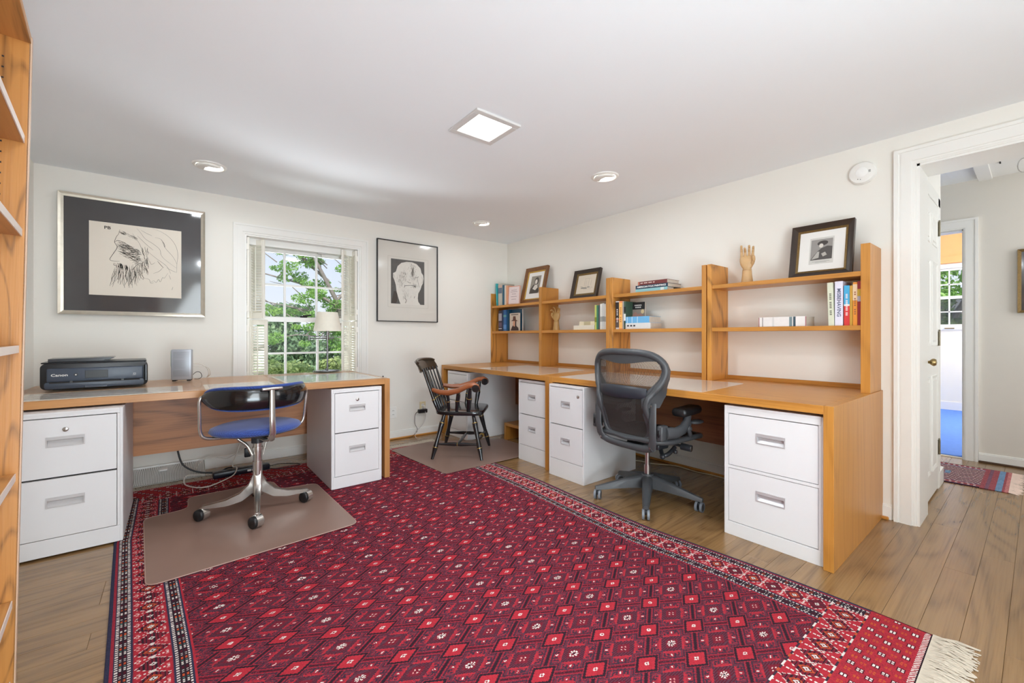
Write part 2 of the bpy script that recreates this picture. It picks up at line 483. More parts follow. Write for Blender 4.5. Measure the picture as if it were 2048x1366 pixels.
m = MB()
m.box(WX - 0.2, WX0, 0, WT, -0.05, 2.75); m.box(WX1, WT, 0, WT, -0.05, 2.75)
m.box(WX0, WX1, 0, WT, -0.05, WZ0); m.box(WX0, WX1, 0, WT, WZ1, 2.75)
struct('wall_window_side', m, wallm)
m = MB()
m.box(0, WT, DY0, 0, -0.05, 2.75); m.box(0, WT, BACK, DY1, -0.05, 2.75); m.box(0, WT, DY1, DY0, DZ, 2.75)
struct('wall_shelf_side', m, wallm)
m = MB(); m.box(WX - 0.2, WX, BACK, 0, -0.05, 2.75); struct('wall_left', m, wallm)
m = MB(); m.box(WX - 0.2, 3.2, BACK - 0.2, BACK, -0.05, 2.75); struct('wall_back', m, wallm)
m = MB(); m.box(WX - 0.2, WT, BACK, WT, HC, HC + 0.1); struct('ceiling', m, ceilm)

# floor: boards running along x, each one its own piece
m = MB(); m.box(WX - 0.2, 2.12, BACK - 0.1, WT, -0.06, -0.012)
floor = struct('floor', m, subm)
PW = 0.102
mesh_cache = {}
def plank(x0, x1, y0, w):
    L = round(x1 - x0, 2)
    k = (L, w)
    if k not in mesh_cache:
        b = MB()
        b.box(0, L - 0.0007, 0, w - 0.0007, -0.012, 0.0, 0.0006)
        o = finish('plank', b, floor_m, floor)
        mesh_cache[k] = o.data
    else:
        o = bpy.data.objects.new('plank', mesh_cache[k]); COL.objects.link(o); o.parent = floor
    o.location = (x0, y0, 0)
rng = random.Random(5)
row = 0
y = 0.0 - PW
while y > -5.2:
    w = PW
    x = -3.973
    end = 2.09 if y < -3.60 else 0.0
    if y < -3.60 and y > -4.0: pass
    first = True
    while x < end - 0.05:
        L = rng.choice((0.9, 1.2, 1.5, 1.8, 2.1)) if not first else rng.choice((0.5, 0.8, 1.1, 1.4))
        first = False
        L = round(min(L, end - x), 2)
        if end - x - L < 0.25: L = round(end - x, 2)
        # boards between room and hall only show in the doorway
        plank(x, x + L, y, w)
        x += L
    y -= PW
# hall floor beyond the shelf wall (towards the far doorway)
y = -2.6
while y > -3.60:
    plank(1.13, 2.09, y, PW); y -= PW
tag(floor, None)

def baseboard(name, p0, p1, face, h=0.085, t=0.014, drop=0.0):
    """p0,p1 along one axis; face: '-y','-x','+y','+x' direction it sticks out"""
    m = MB()
    (x0, y0), (x1, y1) = p0, p1
    if face in ('-y', '+y'):
        s = -1 if face == '-y' else 1
        m.box(x0, x1, y0, y0 + s * t, 0, h - 0.012, 0.001); m.box(x0, x1, y0, y0 + s * t * 0.6, h - 0.012, h, 0.002)
    else:
        s = -1 if face == '-x' else 1
        m.box(x0, x0 + s * t, y0, y1, 0, h - 0.012, 0.001); m.box(x0, x0 + s * t * 0.6, y0, y1, h - 0.012, h, 0.002)
    return struct(name, m, trimm)
baseboard('baseboard_window_side', (WX + 0.01, 0), (-0.015, 0), '-y')
baseboard('baseboard_shelf_side', (0, -3.62), (0, -0.0), '-x')
baseboard('baseboard_left', (WX, -5.5), (WX, -0.02), '+x')
m = MB(); m.box(-1.9, -0.02, -0.032, -0.014, 0, 0.018, 0.005); m.box(-0.034, -0.014, -3.61, -0.03, 0, 0.018, 0.005)
struct('trim_quarter_round', m, oak['x'])

# casing helper (in the plane of a wall), stepped profile
def casing_profile(m, a0, a1, b0, b1, put):
    """put(u0,u1,v0,v1,d0,d1): strips across the width"""
    pass
def door_casing_x(name, x, side, yl, yr, ztop, w=0.095, parent=None):
    """casing on a wall face x, sticking out in direction side (-1/+1), opening from yl (greater) down to yr"""
    m = MB()
    steps = ((0.0, 0.018, 0.024), (0.018, 0.03, 0.017), (0.03, 0.075, 0.020), (0.075, 0.087, 0.014), (0.087, w, 0.010))
    for s0, s1, d in steps:            # distance measured from the outer edge
        e0, e1 = w - s1, w - s0          # distance from the opening
        for (ya, yb) in ((yl + e0, yl + e1), (yr - e1, yr - e0)):
            m.box(x, x + side * d, ya, yb, 0, ztop + e1)
        m.box(x, x + side * d, yr - e0, yl + e0, ztop + e0, ztop + e1)
    return struct(name, m, trimm)
door_casing_x('trim_1', 0.0, -1, DY0, DY1, DZ)
m = MB()    # jamb lining
m.box(-0.004, WT + 0.004, DY0 - 0.0, DY0 - 0.012, 0, DZ); m.box(-0.004, WT + 0.004, DY1, DY1 + 0.012, 0, DZ); m.box(-0.004, WT + 0.004, DY1, DY0, DZ - 0.012, DZ)
struct('trim_2', m, trimm)
m = MB()
m.box(-0.02, 0.0, DY0 + 0.095, DY0 + 0.001, 0, 0.0001)
m.bm.free()

# ------------------------------------------------------------------ hall beyond the doorway
HY = -3.70
m = MB(); m.box(WT, 1.13, HY, HY + 0.3, -0.05, 2.75); struct('wall_hall_closet', m, wallm)
m = MB()
FX = 2.07
m.box(FX, FX + 0.12, BACK, -3.745, -0.05, 2.75); m.box(FX, FX + 0.12, -2.95, -2.0, -0.05, 2.75); m.box(FX, FX + 0.12, -3.745, -2.95, 1.985, 2.75)
struct('wall_hall_far', m, pbr('hall_paint', (222, 217, 208), 0.85, noise=0.012))
m = MB(); m.box(WT, FX + 0.12, BACK, -2.0, 2.39, 2.45); struct('ceiling_hall', m, ceilm)
m = MB(); m.box(1.13, FX, -2.0, -1.9, -0.05, 2.6); struct('wall_hall_end', m, wallm)
door_casing_x('trim_3', FX, -1, -2.95, -3.745, 1.985, w=0.083)
m = MB(); m.box(FX - 0.003, FX + 0.124, -3.745, -3.733, 0, 1.985); m.box(FX - 0.003, FX + 0.124, -3.745, -2.95, 1.973, 1.985); struct('trim_4', m, trimm)
baseboard('baseboard_hall_far', (FX, -5.4), (FX, -3.83), '-x', h=0.08)
m = MB(); m.box(FX - 0.03, FX - 0.014, -5.4, -3.83, 0, 0.016, 0.004); struct('trim_5', m, subm)
# end block of the closet wall with its baseboard
m = MB(); m.box(0.93, 1.145, HY - 0.016, HY, 0, 0.11, 0.002); m.box(1.13, 1.145, HY - 0.016, HY + 0.25, 0, 0.11, 0.002); struct('baseboard_hall_corner', m, trimm)
m = MB(); m.box(0.90, 0.98, HY - 0.014, HY, 0, 2.02, 0.002); m.box(WT + 0.002, 0.98, HY - 0.014, HY, 1.96, 2.04, 0.002); struct('trim_6', m, trimm)

# closet door (six panel) seen edge-on in the hall
d = tag(thing('door_1', None, None, (0, 0, 0)), kind='structure')
m = MB()
X0, X1 = 0.268, 0.895
m.box(X0, X1, HY - 0.012, HY - 0.001, 0.012, 1.955, 0.002); finish('door_leaf', m, trimm, d)
for za, zb in ((0.18, 0.80), (1.0, 1.55), (1.66, 1.86)):
    for xa, xb in ((X0 + 0.08, X0 + 0.26), (X0 + 0.335, X1 - 0.08)):
        m = MB(); m.ring(xa, xb, za, zb, 0.018, HY - 0.019, HY - 0.012, HY - 0.014)
        m.box(xa + 0.03, xb - 0.03, HY - 0.017, HY - 0.012, za + 0.03, zb - 0.03, 0.004)
        finish('panel', m, trimm, d)
kn = MB()
kp = (0.298, HY - 0.012, 0.905)
kn.lathe([(0.0, 0.0), (0.028, 0.0), (0.028, 0.004), (0.012, 0.006), (0.010, 0.03), (0.016, 0.036), (0.026, 0.045), (0.028, 0.055), (0.022, 0.066), (0.0, 0.07)], 20,
         Matrix.Translation(kp) @ Matrix.Rotation(PI / 2, 4, 'X') @ Matrix.Diagonal((0.8, 0.8, 0.86, 1)))
finish('door_knob', kn, brass, d, 0.9)
for hz in (1.80, 1.045, 0.295):
    m = MB(); m.tube([(0.885, HY - 0.020, hz - 0.05), (0.885, HY - 0.020, hz + 0.05)], 0.006, 8); m.box(0.84, 0.90, HY - 0.016, HY - 0.012, hz - 0.048, hz + 0.048)
    m.ball((0.885, HY - 0.020, hz + 0.056), 0.006, seg=8)
    finish('hinge', m, hingem, d)

# attic hatch in the hall ceiling with its pull loop
t = thing('attic_hatch', 'white attic hatch panel in the hall ceiling with wire pull loop', 'hatch', (1.62, -4.05, 2.39))
m = MB(); m.box(-0.36, 0.40, -0.36, 0.22, -0.022, -0.0); finish('hatch_panel', m, trimm, t)
m = MB(); m.box(-0.36, 0.40, 0.14, 0.22, -0.034, -0.022, 0.003); finish('hatch_trim', m, trimm, t)
m = MB(); m.box(-0.16, 0.0, 0.08, 0.088, -0.03, -0.022); finish('latch_slot', m, darkgap, t)
m = MB(); lp = [(0, -0.03 + 0.030 * math.sin(a), -0.075 + 0.052 * math.cos(a)) for a in [2 * PI * i / 16 for i in range(16)]]
m.tube(lp, 0.003, 6, closed=True); finish('pull_loop', m, alu, t, 3)

# blue carpeted room
m = MB(); m.box(2.125, 5.40, -5.0, -1.5, -0.03, 0.012); struct('floor_blue_carpet', m, bluecarp)
m = MB(); m.box(2.075, 2.125, -3.745, -2.95, -0.01, 0.006, 0.003); struct('trim_7', m, pbr('threshold', (214, 200, 176), 0.4))
FRX = 5.405
m = MB()
m.box(FRX, FRX + 0.15, -5.0, -3.62, -0.05, 2.8); m.box(FRX, FRX + 0.15, -2.78, -1.5, -0.05, 2.8); m.box(FRX, FRX + 0.15, -3.62, -2.78, -0.05, 1.20); m.box(FRX, FRX + 0.15, -3.62, -2.78, 2.03, 2.8)
struct('wall_blue_room_far', m, pbr('cream_wall', (240, 235, 222), 0.85, noise=0.01))
m = MB(); m.box(2.19, FRX, -5.1, -5.0, -0.05, 2.8); struct('wall_blue_room_side', m, wallm)
m = MB(); m.box(2.19, FRX, -1.5, -1.4, -0.05, 2.8); struct('wall_blue_room_other', m, wallm)
m = MB(); m.box(2.19, FRX + 0.15, -5.1, -1.4, 2.8, 2.9); struct('ceiling_blue_room', m, ceilm)
baseboard('baseboard_blue_room', (FRX, -5.0), (FRX, -1.5), '-x', h=0.13)
t = tag(finish('window_valance', MB().box(FRX - 0.05, FRX - 0.004, -4.0, -2.5, 2.10, 2.72, 0.003), orangem), 'orange fabric valance above the window of the blue carpeted room', 'valance')
m = MB(); m.box(FRX - 0.054, FRX - 0.05, -4.0, -2.5, 2.20, 2.212); f2 = finish('hem_fold', m, orangem, t)
wd = tag(thing('window_2', None, None), kind='structure')
m = MB(); m.ring(0, 0, 0, 0, 0, 0, 0); m = MB()
m.box(FRX - 0.02, FRX + 0.1, -3.70, -2.70, 2.03, 2.09); m.box(FRX - 0.05, FRX + 0.1, -3.70, -2.70, 1.155, 1.20); m.box(FRX - 0.02, FRX + 0.1, -3.70, -3.62, 1.2, 2.03); m.box(FRX - 0.02, FRX + 0.1, -2.78, -2.70, 1.2, 2.03)
finish('window_frame', m, windm, wd)
m = MB()
for z0, z1 in ((1.2, 1.23), (1.595, 1.635), (2.0, 2.03)): m.box(FRX + 0.02, FRX + 0.05, -3.62, -2.78, z0, z1)
for z in (1.41, 1.80): m.box(FRX + 0.025, FRX + 0.045, -3.62, -2.78, z - 0.008, z + 0.008)
for yy in (-3.34, -3.06): m.box(FRX + 0.025, FRX + 0.045, yy - 0.008, yy + 0.008, 1.2, 2.03)
finish('sash', m, windm, wd)
m = MB(); m.box(FRX + 0.033, FRX + 0.037, -3.62, -2.78, 1.2, 2.03); finish('pane', m, glassm, wd)
m = MB(); m.box(FRX + 0.055, FRX + 0.058, -3.62, -2.78, 1.2, 1.61); finish('insect_screen', m, clearish('insect_screen', (110, 112, 116), 0.55, 0.7), wd)
m = MB(); m.box(FRX - 0.065, FRX - 0.05, -3.40, -3.30, 1.165, 1.18, 0.003); finish('sash_lift', m, brass, wd)

# hall picture, only its edge shows
t = thing('hall_picture', 'dark picture in narrow gilt frame on the hall wall', 'picture', (FX - 0.002, -4.28, 1.248), -PI / 2)
m = MB(); m.ring(-0.24, 0.24, 0, 0.508, 0.02, -0.03, 0, -0.022); finish('frame', m, gilt2, t)
m = MB(); m.box(-0.222, 0.222, -0.012, -0.004, 0.018, 0.49); finish('dark_print', m, matb, t)

# ------------------------------------------------------------------ main window
def casing_y(name, x0, x1, ztop, w, zb, y=0.0):
    m = MB()
    for s0, s1, d in ((0.0, 0.016, 0.022), (0.016, 0.028, 0.015), (0.028, 0.066, 0.018), (0.066, w, 0.010)):
        e0, e1 = w - s1, w - s0
        m.box(x0 - e1, x0 - e0, y - d, y, zb, ztop + e1); m.box(x1 + e0, x1 + e1, y - d, y, zb, ztop + e1)
        m.box(x0 - e0, x1 + e0, y - d, y, ztop + e0, ztop + e1)
    return struct(name, m, trimm)
casing_y('trim_8', WX0, WX1, WZ1, 0.084, 0.60)
W = tag(thing('window_1', None, None), kind='structure')
m = MB()
m.box(WX0 - 0.002, WX0 + 0.012, -0.001, WT, WZ0, WZ1 + 0.002); m.box(WX1 - 0.012, WX1 + 0.002, -0.001, WT, WZ0, WZ1 + 0.002)
m.box(WX0 + 0.012, WX1 - 0.012, 0.0005, WT, WZ1 - 0.012, WZ1 + 0.002); m.box(WX0 + 0.012, WX1 - 0.012, -0.02, WT, WZ0, WZ0 + 0.03)
finish('window_jamb', m, windm, W)
m = MB(); m.box(WX0 + 0.012, WX1 - 0.012, 0.09, 0.21, 1.852, 1.906); finish('head_stop', m, windm, W)
def sash(x0, x1, z0, z1, y0, y1, mx, mz, st, top, bot, nm):
    s = MB()
    s.box(x0, x0 + st, y0, y1, z0, z1, 0.002); s.box(x1 - st, x1, y0, y1, z0, z1, 0.002)
    s.box(x0 + st, x1 - st, y0, y1, z1 - top, z1, 0.002); s.box(x0 + st, x1 - st, y0, y1, z0, z0 + bot, 0.002)
    o = finish(nm, s, windm, W)
    for a in mx:
        b = MB(); b.box(a - 0.009, a + 0.009, y0 + 0.004, y1 - 0.004, z0 + bot, z1 - top, 0.002); finish('muntin', b, windm, o)
    b = MB(); b.box(x0 + st, x1 - st, y0 + 0.006, y1 - 0.006, mz - 0.009, mz + 0.009, 0.002); finish('muntin', b, windm, o)
    xs = [x0 + st] + list(mx) + [x1 - st]; zs = [z0 + bot, mz, z1 - top]
    for i in range(3):
        for j in range(2):
            b = MB(); b.box(xs[i], xs[i + 1], (y0 + y1) / 2 - 0.002, (y0 + y1) / 2 + 0.002, zs[j], zs[j + 1]); finish('pane', b, glassm, o)
    return o
sash(-2.755, -1.868, 1.20, 1.86, 0.185, 0.22, (-2.452, -2.178), 1.53, 0.045, 0.035, 0.04, 'upper_sash')
sash(-2.755, -1.868, 0.63, 1.235, 0.145, 0.18, (-2.452, -2.178), 0.905, 0.05, 0.042, 0.06, 'lower_sash')
m = MB(); m.box(-2.33, -2.27, 0.14, 0.17, 1.235, 1.25, 0.004); m.tube([(-2.31, 0.14, 1.252), (-2.24, 0.13, 1.258)], 0.006, 6); finish('sash_lock', m, darkgap, W)
m = MB(); m.box(-2.19, -2.12, 0.10, 0.13, 1.84, 1.852, 0.003); m.tube([(-2.155, 0.115, 1.84), (-2.155, 0.115, 1.815)], 0.004, 6); finish('blind_bracket', m, handlem, W)

def shutter_panel(px, py, z0, z1, w, ang, parent, flip=1):
    """narrow louvred leaf hinged at (px,py), running w in direction ang"""
    e = bpy.data.objects.new('shutter_leaf', None); COL.objects.link(e); e.parent = parent
    e.location = (px, py, z0); e.rotation_euler = (0, 0, ang)
    h = z1 - z0; m = MB()
    st = 0.026
    m.box(0, st, -0.009, 0.009, 0, h, 0.002); m.box(w - st, w, -0.009, 0.009, 0, h, 0.002)
    m.box(st, w - st, -0.008, 0.008, 0, 0.05, 0.002); m.box(st, w - st, -0.008, 0.008, h - 0.045, h, 0.002)
    finish('leaf_frame', m, shutm, e)
    m = MB(); z = 0.06
    while z < h - 0.055:
        m.box(st - 0.002, w - st + 0.002, -0.0135, 0.0135, -0.002, 0.002, mat=Matrix.Translation((0, 0, z)) @ Matrix.Rotation(R(38) * flip, 4, 'X'))
        z += 0.0235
    o = finish('louvers', m, shutm, e); o['kind'] = 'stuff'
    m = MB(); m.box(w / 2 - 0.004, w / 2 + 0.004, -0.022, -0.014, 0.06, h - 0.06, 0.001); finish('tilt_rod', m, shutm, e)
    return e
for nm, lab, tiers in (('window_shutter', 'white louvred shutter pair folded in the window recess, upper tier on the printer side', (('UL',),)),
                       ('window_shutter', 'white louvred shutter pair folded in the window recess, lower tier on the printer side', (('LL',),)),
                       ('window_shutter', 'white louvred shutter pair folded beside the glass, upper tier on the portrait side', (('UR',),)),
                       ('window_shutter', 'white louvred shutter pair folded beside the glass, lower tier behind the lamp side', (('LR',),))):
    k = tiers[0][0]
    t = thing(nm, lab, 'shutter', (0, 0, 0), group='louvred shutters of the window')
    z0, z1 = (1.215, 1.895) if k[0] == 'U' else (0.655, 1.205)
    if k[1] == 'L':
        shutter_panel(WX0 + 0.024, 0.004, z0, z1, 0.15, R(86), t)
        shutter_panel(WX0 + 0.052, 0.150, z0, z1, 0.15, R(-50 if k[0] == 'U' else -34), t, -1)
        for zz in (z0 + 0.08, z1 - 0.08):
            m = MB(); m.box(WX0 + 0.012, WX0 + 0.03, -0.004, 0.006, zz - 0.025, zz + 0.025, 0.001); finish('hinge', m, shutm, t)
    else:
        shutter_panel(WX1 - 0.024, 0.004, z0, z1, 0.15, R(94), t)
        shutter_panel(WX1 - 0.052, 0.150, z0, z1, 0.15, R(-130), t, -1)
        for zz in (z0 + 0.08, z1 - 0.08):
            m = MB(); m.box(WX1 - 0.03, WX1 - 0.012, -0.004, 0.006, zz - 0.025, zz + 0.025, 0.001); finish('hinge', m, shutm, t)

# unseen rear wall windows (daylight openings) as simple frames
for i, xc in ((3, -2.75), (4, -1.2)):
    wd = tag(thing('window_%d' % i, None, None), kind='structure')
    m = MB(); m.box(xc - 0.66, xc + 0.66, BACK, BACK + 0.03, 0.6, 0.67); m.box(xc - 0.66, xc + 0.66, BACK, BACK + 0.03, 2.03, 2.1)
    m.box(xc - 0.66, xc - 0.59, BACK, BACK + 0.03, 0.67, 2.03); m.box(xc + 0.59, xc + 0.66, BACK, BACK + 0.03, 0.67, 2.03)
    finish('window_frame', m, trimm, wd)

# ------------------------------------------------------------------ garden outside
def leaf_mat(name, a, b_, tl=0.35):
    q = NT(name); oi = q.n('ShaderNodeTexCoord'); nz = q.n('ShaderNodeTexNoise'); nz.inputs['Scale'].default_value = 2.2; nz.inputs['Detail'].default_value = 4
    q.l(oi.outputs['Object'], nz.inputs['Vector'])
    mr = q.n('ShaderNodeMapRange'); mr.inputs['From Min'].default_value = 0.35; mr.inputs['From Max'].default_value = 0.65; q.l(nz.outputs[0], mr.inputs['Value'])
    col = q.mix(mr.outputs[0], lin(a), lin(b_))
    q.l(col, q.b.inputs['Base Color']); q.b.inputs['Roughness'].default_value = 0.6
    ts = q.n('ShaderNodeBsdfTranslucent'); q.l(col, ts.inputs[0]); mx = q.n('ShaderNodeMixShader'); mx.inputs[0].default_value = tl
    q.l(q.b.outputs[0], mx.inputs[1]); q.l(ts.outputs[0], mx.inputs[2]); q.l(mx.outputs[0], q.out.inputs['Surface'])
    return q.m
leaf_a = leaf_mat('maple_leaf', (104, 156, 72), (156, 194, 104))
leaf_b = leaf_mat('hazed_conifer_green', (98, 136, 100), (156, 184, 136))  # greens lightened, so outdoor haze is put into the colour
leaf_c = leaf_mat('shrub_green', (120, 148, 84), (196, 208, 140))
barkm = pbr('bark', (140, 130, 124), 0.9, noise=0.2, nscale=12, bump=0.4, bscale=30)
lawnm = pbr('lawn', (110, 140, 76), 0.95, noise=0.2, nscale=3)
def leaves(name, centers, n, size, mat, parent, seed):
    rs = np.random.RandomState(seed)
    cs = np.array([c[:3] for c in centers], float); rr = np.array([c[3] for c in centers], float); sq = np.array([c[4] if len(c) > 4 else 0.7 for c in centers])
    wts = rr ** 2; wts /= wts.sum()
    idx = rs.choice(len(cs), n, p=wts)
    dirs = rs.normal(size=(n, 3)); dirs /= np.linalg.norm(dirs, axis=1)[:, None]
    rad = rr[idx] * rs.uniform(0.55, 1.0, n)
    p = cs[idx] + dirs * rad[:, None] * np.stack([np.ones(n), np.ones(n), sq[idx]], 1)
    a = rs.normal(size=(n, 3)); a /= np.linalg.norm(a, axis=1)[:, None]
    b = rs.normal(size=(n, 3)); b -= a * (a * b).sum(1)[:, None]; b /= np.linalg.norm(b, axis=1)[:, None]
    s = size * rs.uniform(0.6, 1.3, n)[:, None]
    v = np.stack([p - a * s, p + b * s * 0.6, p + a * s, p - b * s * 0.6], 1).reshape(-1, 3)
    me = bpy.data.meshes.new(name)
    me.vertices.add(4 * n); me.vertices.foreach_set('co', v.ravel())
    me.loops.add(4 * n); me.loops.foreach_set('vertex_index', np.arange(4 * n, dtype=np.int32))
    me.polygons.add(n); me.polygons.foreach_set('loop_start', np.arange(0, 4 * n, 4, dtype=np.int32)); me.polygons.foreach_set('loop_total', np.full(n, 4, dtype=np.int32))
    me.update(); me.validate(); me.materials.append(mat)
    o = bpy.data.objects.new(name, me); COL.objects.link(o); o.parent = parent; o['kind'] = 'stuff'
    return o
m = MB(); m.box(-30, 30, 1.0, 60, -3.3, -3.0); struct('ground_lawn', m, lawnm)
# maple close to the window
t = thing('maple_tree', 'leafy maple tree with spreading grey branches outside the window', 'tree', (0.4, 7.5, -3.0))
m = MB(); rb = random.Random(3)
cl = []
m.tube([(0.35, 0, 0), (0.3, 0, 2.2), (0.0, 0.1, 3.9), (-0.3, 0, 5.0), (-0.9, -0.1, 6.1), (-1.6, -0.2, 7.2)], [0.17, 0.12, 0.085, 0.06, 0.04, 0.02], 8)
brs = [((0.0, 0.1, 3.9), (0.7, 0.1, 5.2), (0.9, 0.2, 6.6)), ((0.2, 0, 3.4), (1.0, 0, 4.7), (2.0, 0.2, 5.6)), ((0.0, 0, 4.2), (-0.9, 0, 4.7), (-1.9, 0.1, 4.9)),
       ((-0.3, 0, 5.0), (0.5, 0.2, 5.9), (1.6, 0.1, 6.7)), ((-0.2, 0, 4.8), (-1.2, 0, 5.4), (-2.4, 0.2, 5.7)), ((-0.5, 0, 5.5), (-1.3, 0.1, 6.2), (-2.6, 0, 6.5)),
       ((0.2, 0.1, 3.6), (-0.4, -0.2, 4.0), (-1.3, -0.3, 4.1)), ((0.5, 0.1, 5.0), (1.3, -0.1, 5.3), (2.4, 0, 5.1)), ((0.85, 0.2, 6.2), (0.2, 0, 6.7), (-0.5, 0, 7.0))]
for a, b_, c in brs:
    m.tube([a, b_, c], [0.042, 0.026, 0.010], 6)
    for k in range(10):
        f = 0.1 + 0.9 * k / 9
        p = Vector(a).lerp(Vector(b_), f * 2) if f < 0.5 else Vector(b_).lerp(Vector(c), f * 2 - 1)
        q_ = p + Vector((rb.uniform(-0.5, 0.5), rb.uniform(-0.4, 0.4), rb.uniform(-0.25, 0.45)))
        m.tube([p, q_], [0.016, 0.006], 5)
        cl.append((q_.x, q_.y, q_.z, rb.uniform(0.12, 0.27), 0.6)); cl.append((q_.x + rb.uniform(-0.35, 0.35), q_.y, q_.z + rb.uniform(-0.3, 0.3), rb.uniform(0.1, 0.2), 0.5))
for k in range(26):
    x_, z_ = rb.uniform(-2.4, 1.6), rb.uniform(3.8, 6.6)
    m.tube([(x_, 0, z_), (x_ - 0.35, rb.uniform(-0.2, 0.2), z_ + 0.28), (x_ - 0.8, 0, z_ + rb.uniform(0.3, 0.7))], [0.014, 0.010, 0.005], 5)
    cl.append((x_ - rb.uniform(0, 0.8), 0, z_ + rb.uniform(0.1, 0.5), rb.uniform(0.1, 0.2), 0.5))
finish('trunk', m, barkm, t, 1.2)
leaves('foliage', cl, 30000, 0.030, leaf_a, t, 4)
# conifers and shrubs behind
for i, (x, y, hz, rad) in enumerate(((-4.4, 14.6, 4.9, 2.0), (-2.0, 15.4, 4.8, 2.2), (0.3, 14.8, 5.0, 2.2), (2.7, 15.4, 5.1, 2.2))):
    t = thing('conifer', ('dark conifer behind the maple, nearest the window left edge', 'dark conifer behind the maple trunk', 'tall dark conifer to the side of the maple behind the lamp', 'dark conifer furthest along the garden hedge line')[i], 'tree', (x, y, -3.0), group='conifers at the garden edge')
    m = MB(); m.tube([(0, 0, 0), (0, 0, hz * 0.8)], [0.2, 0.06], 7); finish('trunk', m, barkm, t)
    c = [(rb.uniform(-1, 1) * rad * (1 - k / 16), rb.uniform(-0.6, 0.6) * rad * (1 - k / 16), 0.5 + hz * k / 14, 0.85 * (1.15 - k / 18), 0.7) for k in range(14) for _ in range(4)]
    leaves('foliage', c, 26000, 0.085, leaf_b, t, 20 + i)
for i, (x, y, hz) in enumerate(((-3.8, 10.3, 3.0), (-1.9, 11.0, 3.3), (0.15, 10.4, 3.1), (2.2, 11.0, 3.3))):
    t = thing('garden_shrub', ('pale green shrub below the window, furthest toward the printer', 'broad pale green shrub seen through the lower panes', 'pale green shrub seen behind the lamp stem', 'pale green shrub at the lamp end of the window view')[i], 'shrub', (x, y, -3.0), group='shrubs in the garden')
    m = MB(); m.tube([(0, 0, 0), (0, 0, 1.6)], [0.08, 0.03], 6); finish('stem', m, barkm, t)
    c = [(rb.uniform(-1, 1), rb.uniform(-0.8, 0.8), rb.uniform(0.4, hz), rb.uniform(0.4, 0.65), 0.6) for _ in range(30)]
    leaves('foliage', c, 22000, 0.055, leaf_c, t, 40 + i)
t = thing('garden_tree', 'green tree with pale trunk outside the blue room window', 'tree', (11.0, -2.6, -3.0))
m = MB(); m.tube([(0, 0, 0), (0.1, 0.1, 3), (0, 0.4, 6.2)], [0.2, 0.15, 0.05], 7); m.tube([(0.1, 0.1, 3.6), (0, -0.6, 5.2)], [0.1, 0.04], 6); finish('trunk', m, barkm, t)
leaves('foliage', [(rb.uniform(-1, 1), rb.uniform(-1.6, 1.2), rb.uniform(3.6, 6.2), rb.uniform(0.45, 0.8), 0.7) for _ in range(36)], 16000, 0.06, leaf_a, t, 77)

# ------------------------------------------------------------------ ceiling fittings, alarm, outlets
t = thing('ceiling_panel_light', 'square flush white ceiling light, lit', 'ceiling light', (-1.913, -2.252, HC))
m = MB()
for a, b_, c, e in ((-0.143, 0.143, -0.143, -0.108), (-0.143, 0.143, 0.108, 0.143), (-0.143, -0.108, -0.108, 0.108), (0.108, 0.143, -0.108, 0.108)): m.box(a, b_, c, e, -0.012, 0, 0.002)
finish('frame', m, pbr('light_frame', (214, 212, 210), 0.5, noise=0.02), t)
m = MB(); m.box(-0.108, 0.108, -0.108, 0.108, -0.009, -0.003, 0.003); finish('diffuser', m, lampon2, t)
for x, y, a, lab in ((-3.06, -0.672, R(-38), 'round recessed eyeball ceiling lamp above the bearded head picture'), (-0.83, -2.205, R(-75), 'round recessed eyeball ceiling lamp nearest the shelf wall above the mesh chair'), (-0.815, -0.625, R(-75), 'small looking round eyeball ceiling lamp near the room corner')):
    t = thing('recessed_lamp', lab, 'ceiling light', (x, y, HC), a, group='round recessed ceiling lamps')
    m = MB(); m.lathe([(0.074, -0.001), (0.074, -0.006), (0.082, -0.012), (0.094, -0.009), (0.098, -0.001)], 32); finish('trim_ring', m, trimm, t, 0.8)
    m = MB(); m.lathe([(0.0, -0.003), (0.074, -0.003), (0.074, -0.001)], 32); finish('bulb_face', m, lampon, t)
    pts = [(0.074 * math.cos(b_), 0.074 * math.sin(b_)) for b_ in [PI * 0.98 + PI * 1.04 * k / 20 for k in range(21)]] + [(0.045, -0.005), (0.015, -0.026), (-0.02, -0.012), (-0.05, 0.018)]
    m = MB(); m.prism(pts, -0.022, -0.004, 'z', 0.005, 2); finish('eyeball_shield', m, trimm, t, 0.8)

t = thing('smoke_alarm', 'round white smoke alarm high on the wall beside the doorway', 'smoke alarm', (-0.0005, -3.488, 2.04), -PI / 2)
RX = Matrix.Rotation(PI / 2, 4, 'X')
m = MB(); m.lathe([(0.0, 0.0), (0.066, 0.0), (0.067, 0.012), (0.060, 0.026), (0.048, 0.030), (0.0, 0.030)], 36, RX); finish('housing', m, trimm, t, 0.5)
m = MB(); m.lathe([(0.026, 0.030), (0.029, 0.034), (0.024, 0.036), (0.0, 0.036)], 24, RX); finish('test_button', m, windm, t, 0.5)
m = MB()
for a, b_ in ((-0.018, -0.036), (-0.006, -0.040)): m.lathe([(0.0, 0.0305), (0.0022, 0.0305), (0.0022, 0.0315), (0, 0.0315)], 8, Matrix.Translation((a, 0, b_)) @ RX)
for k in range(3): m.box(0.032, 0.042, -0.0312, -0.030, -0.006 + k * 0.005, -0.004 + k * 0.005)
finish('vents', m, darkgap, t)

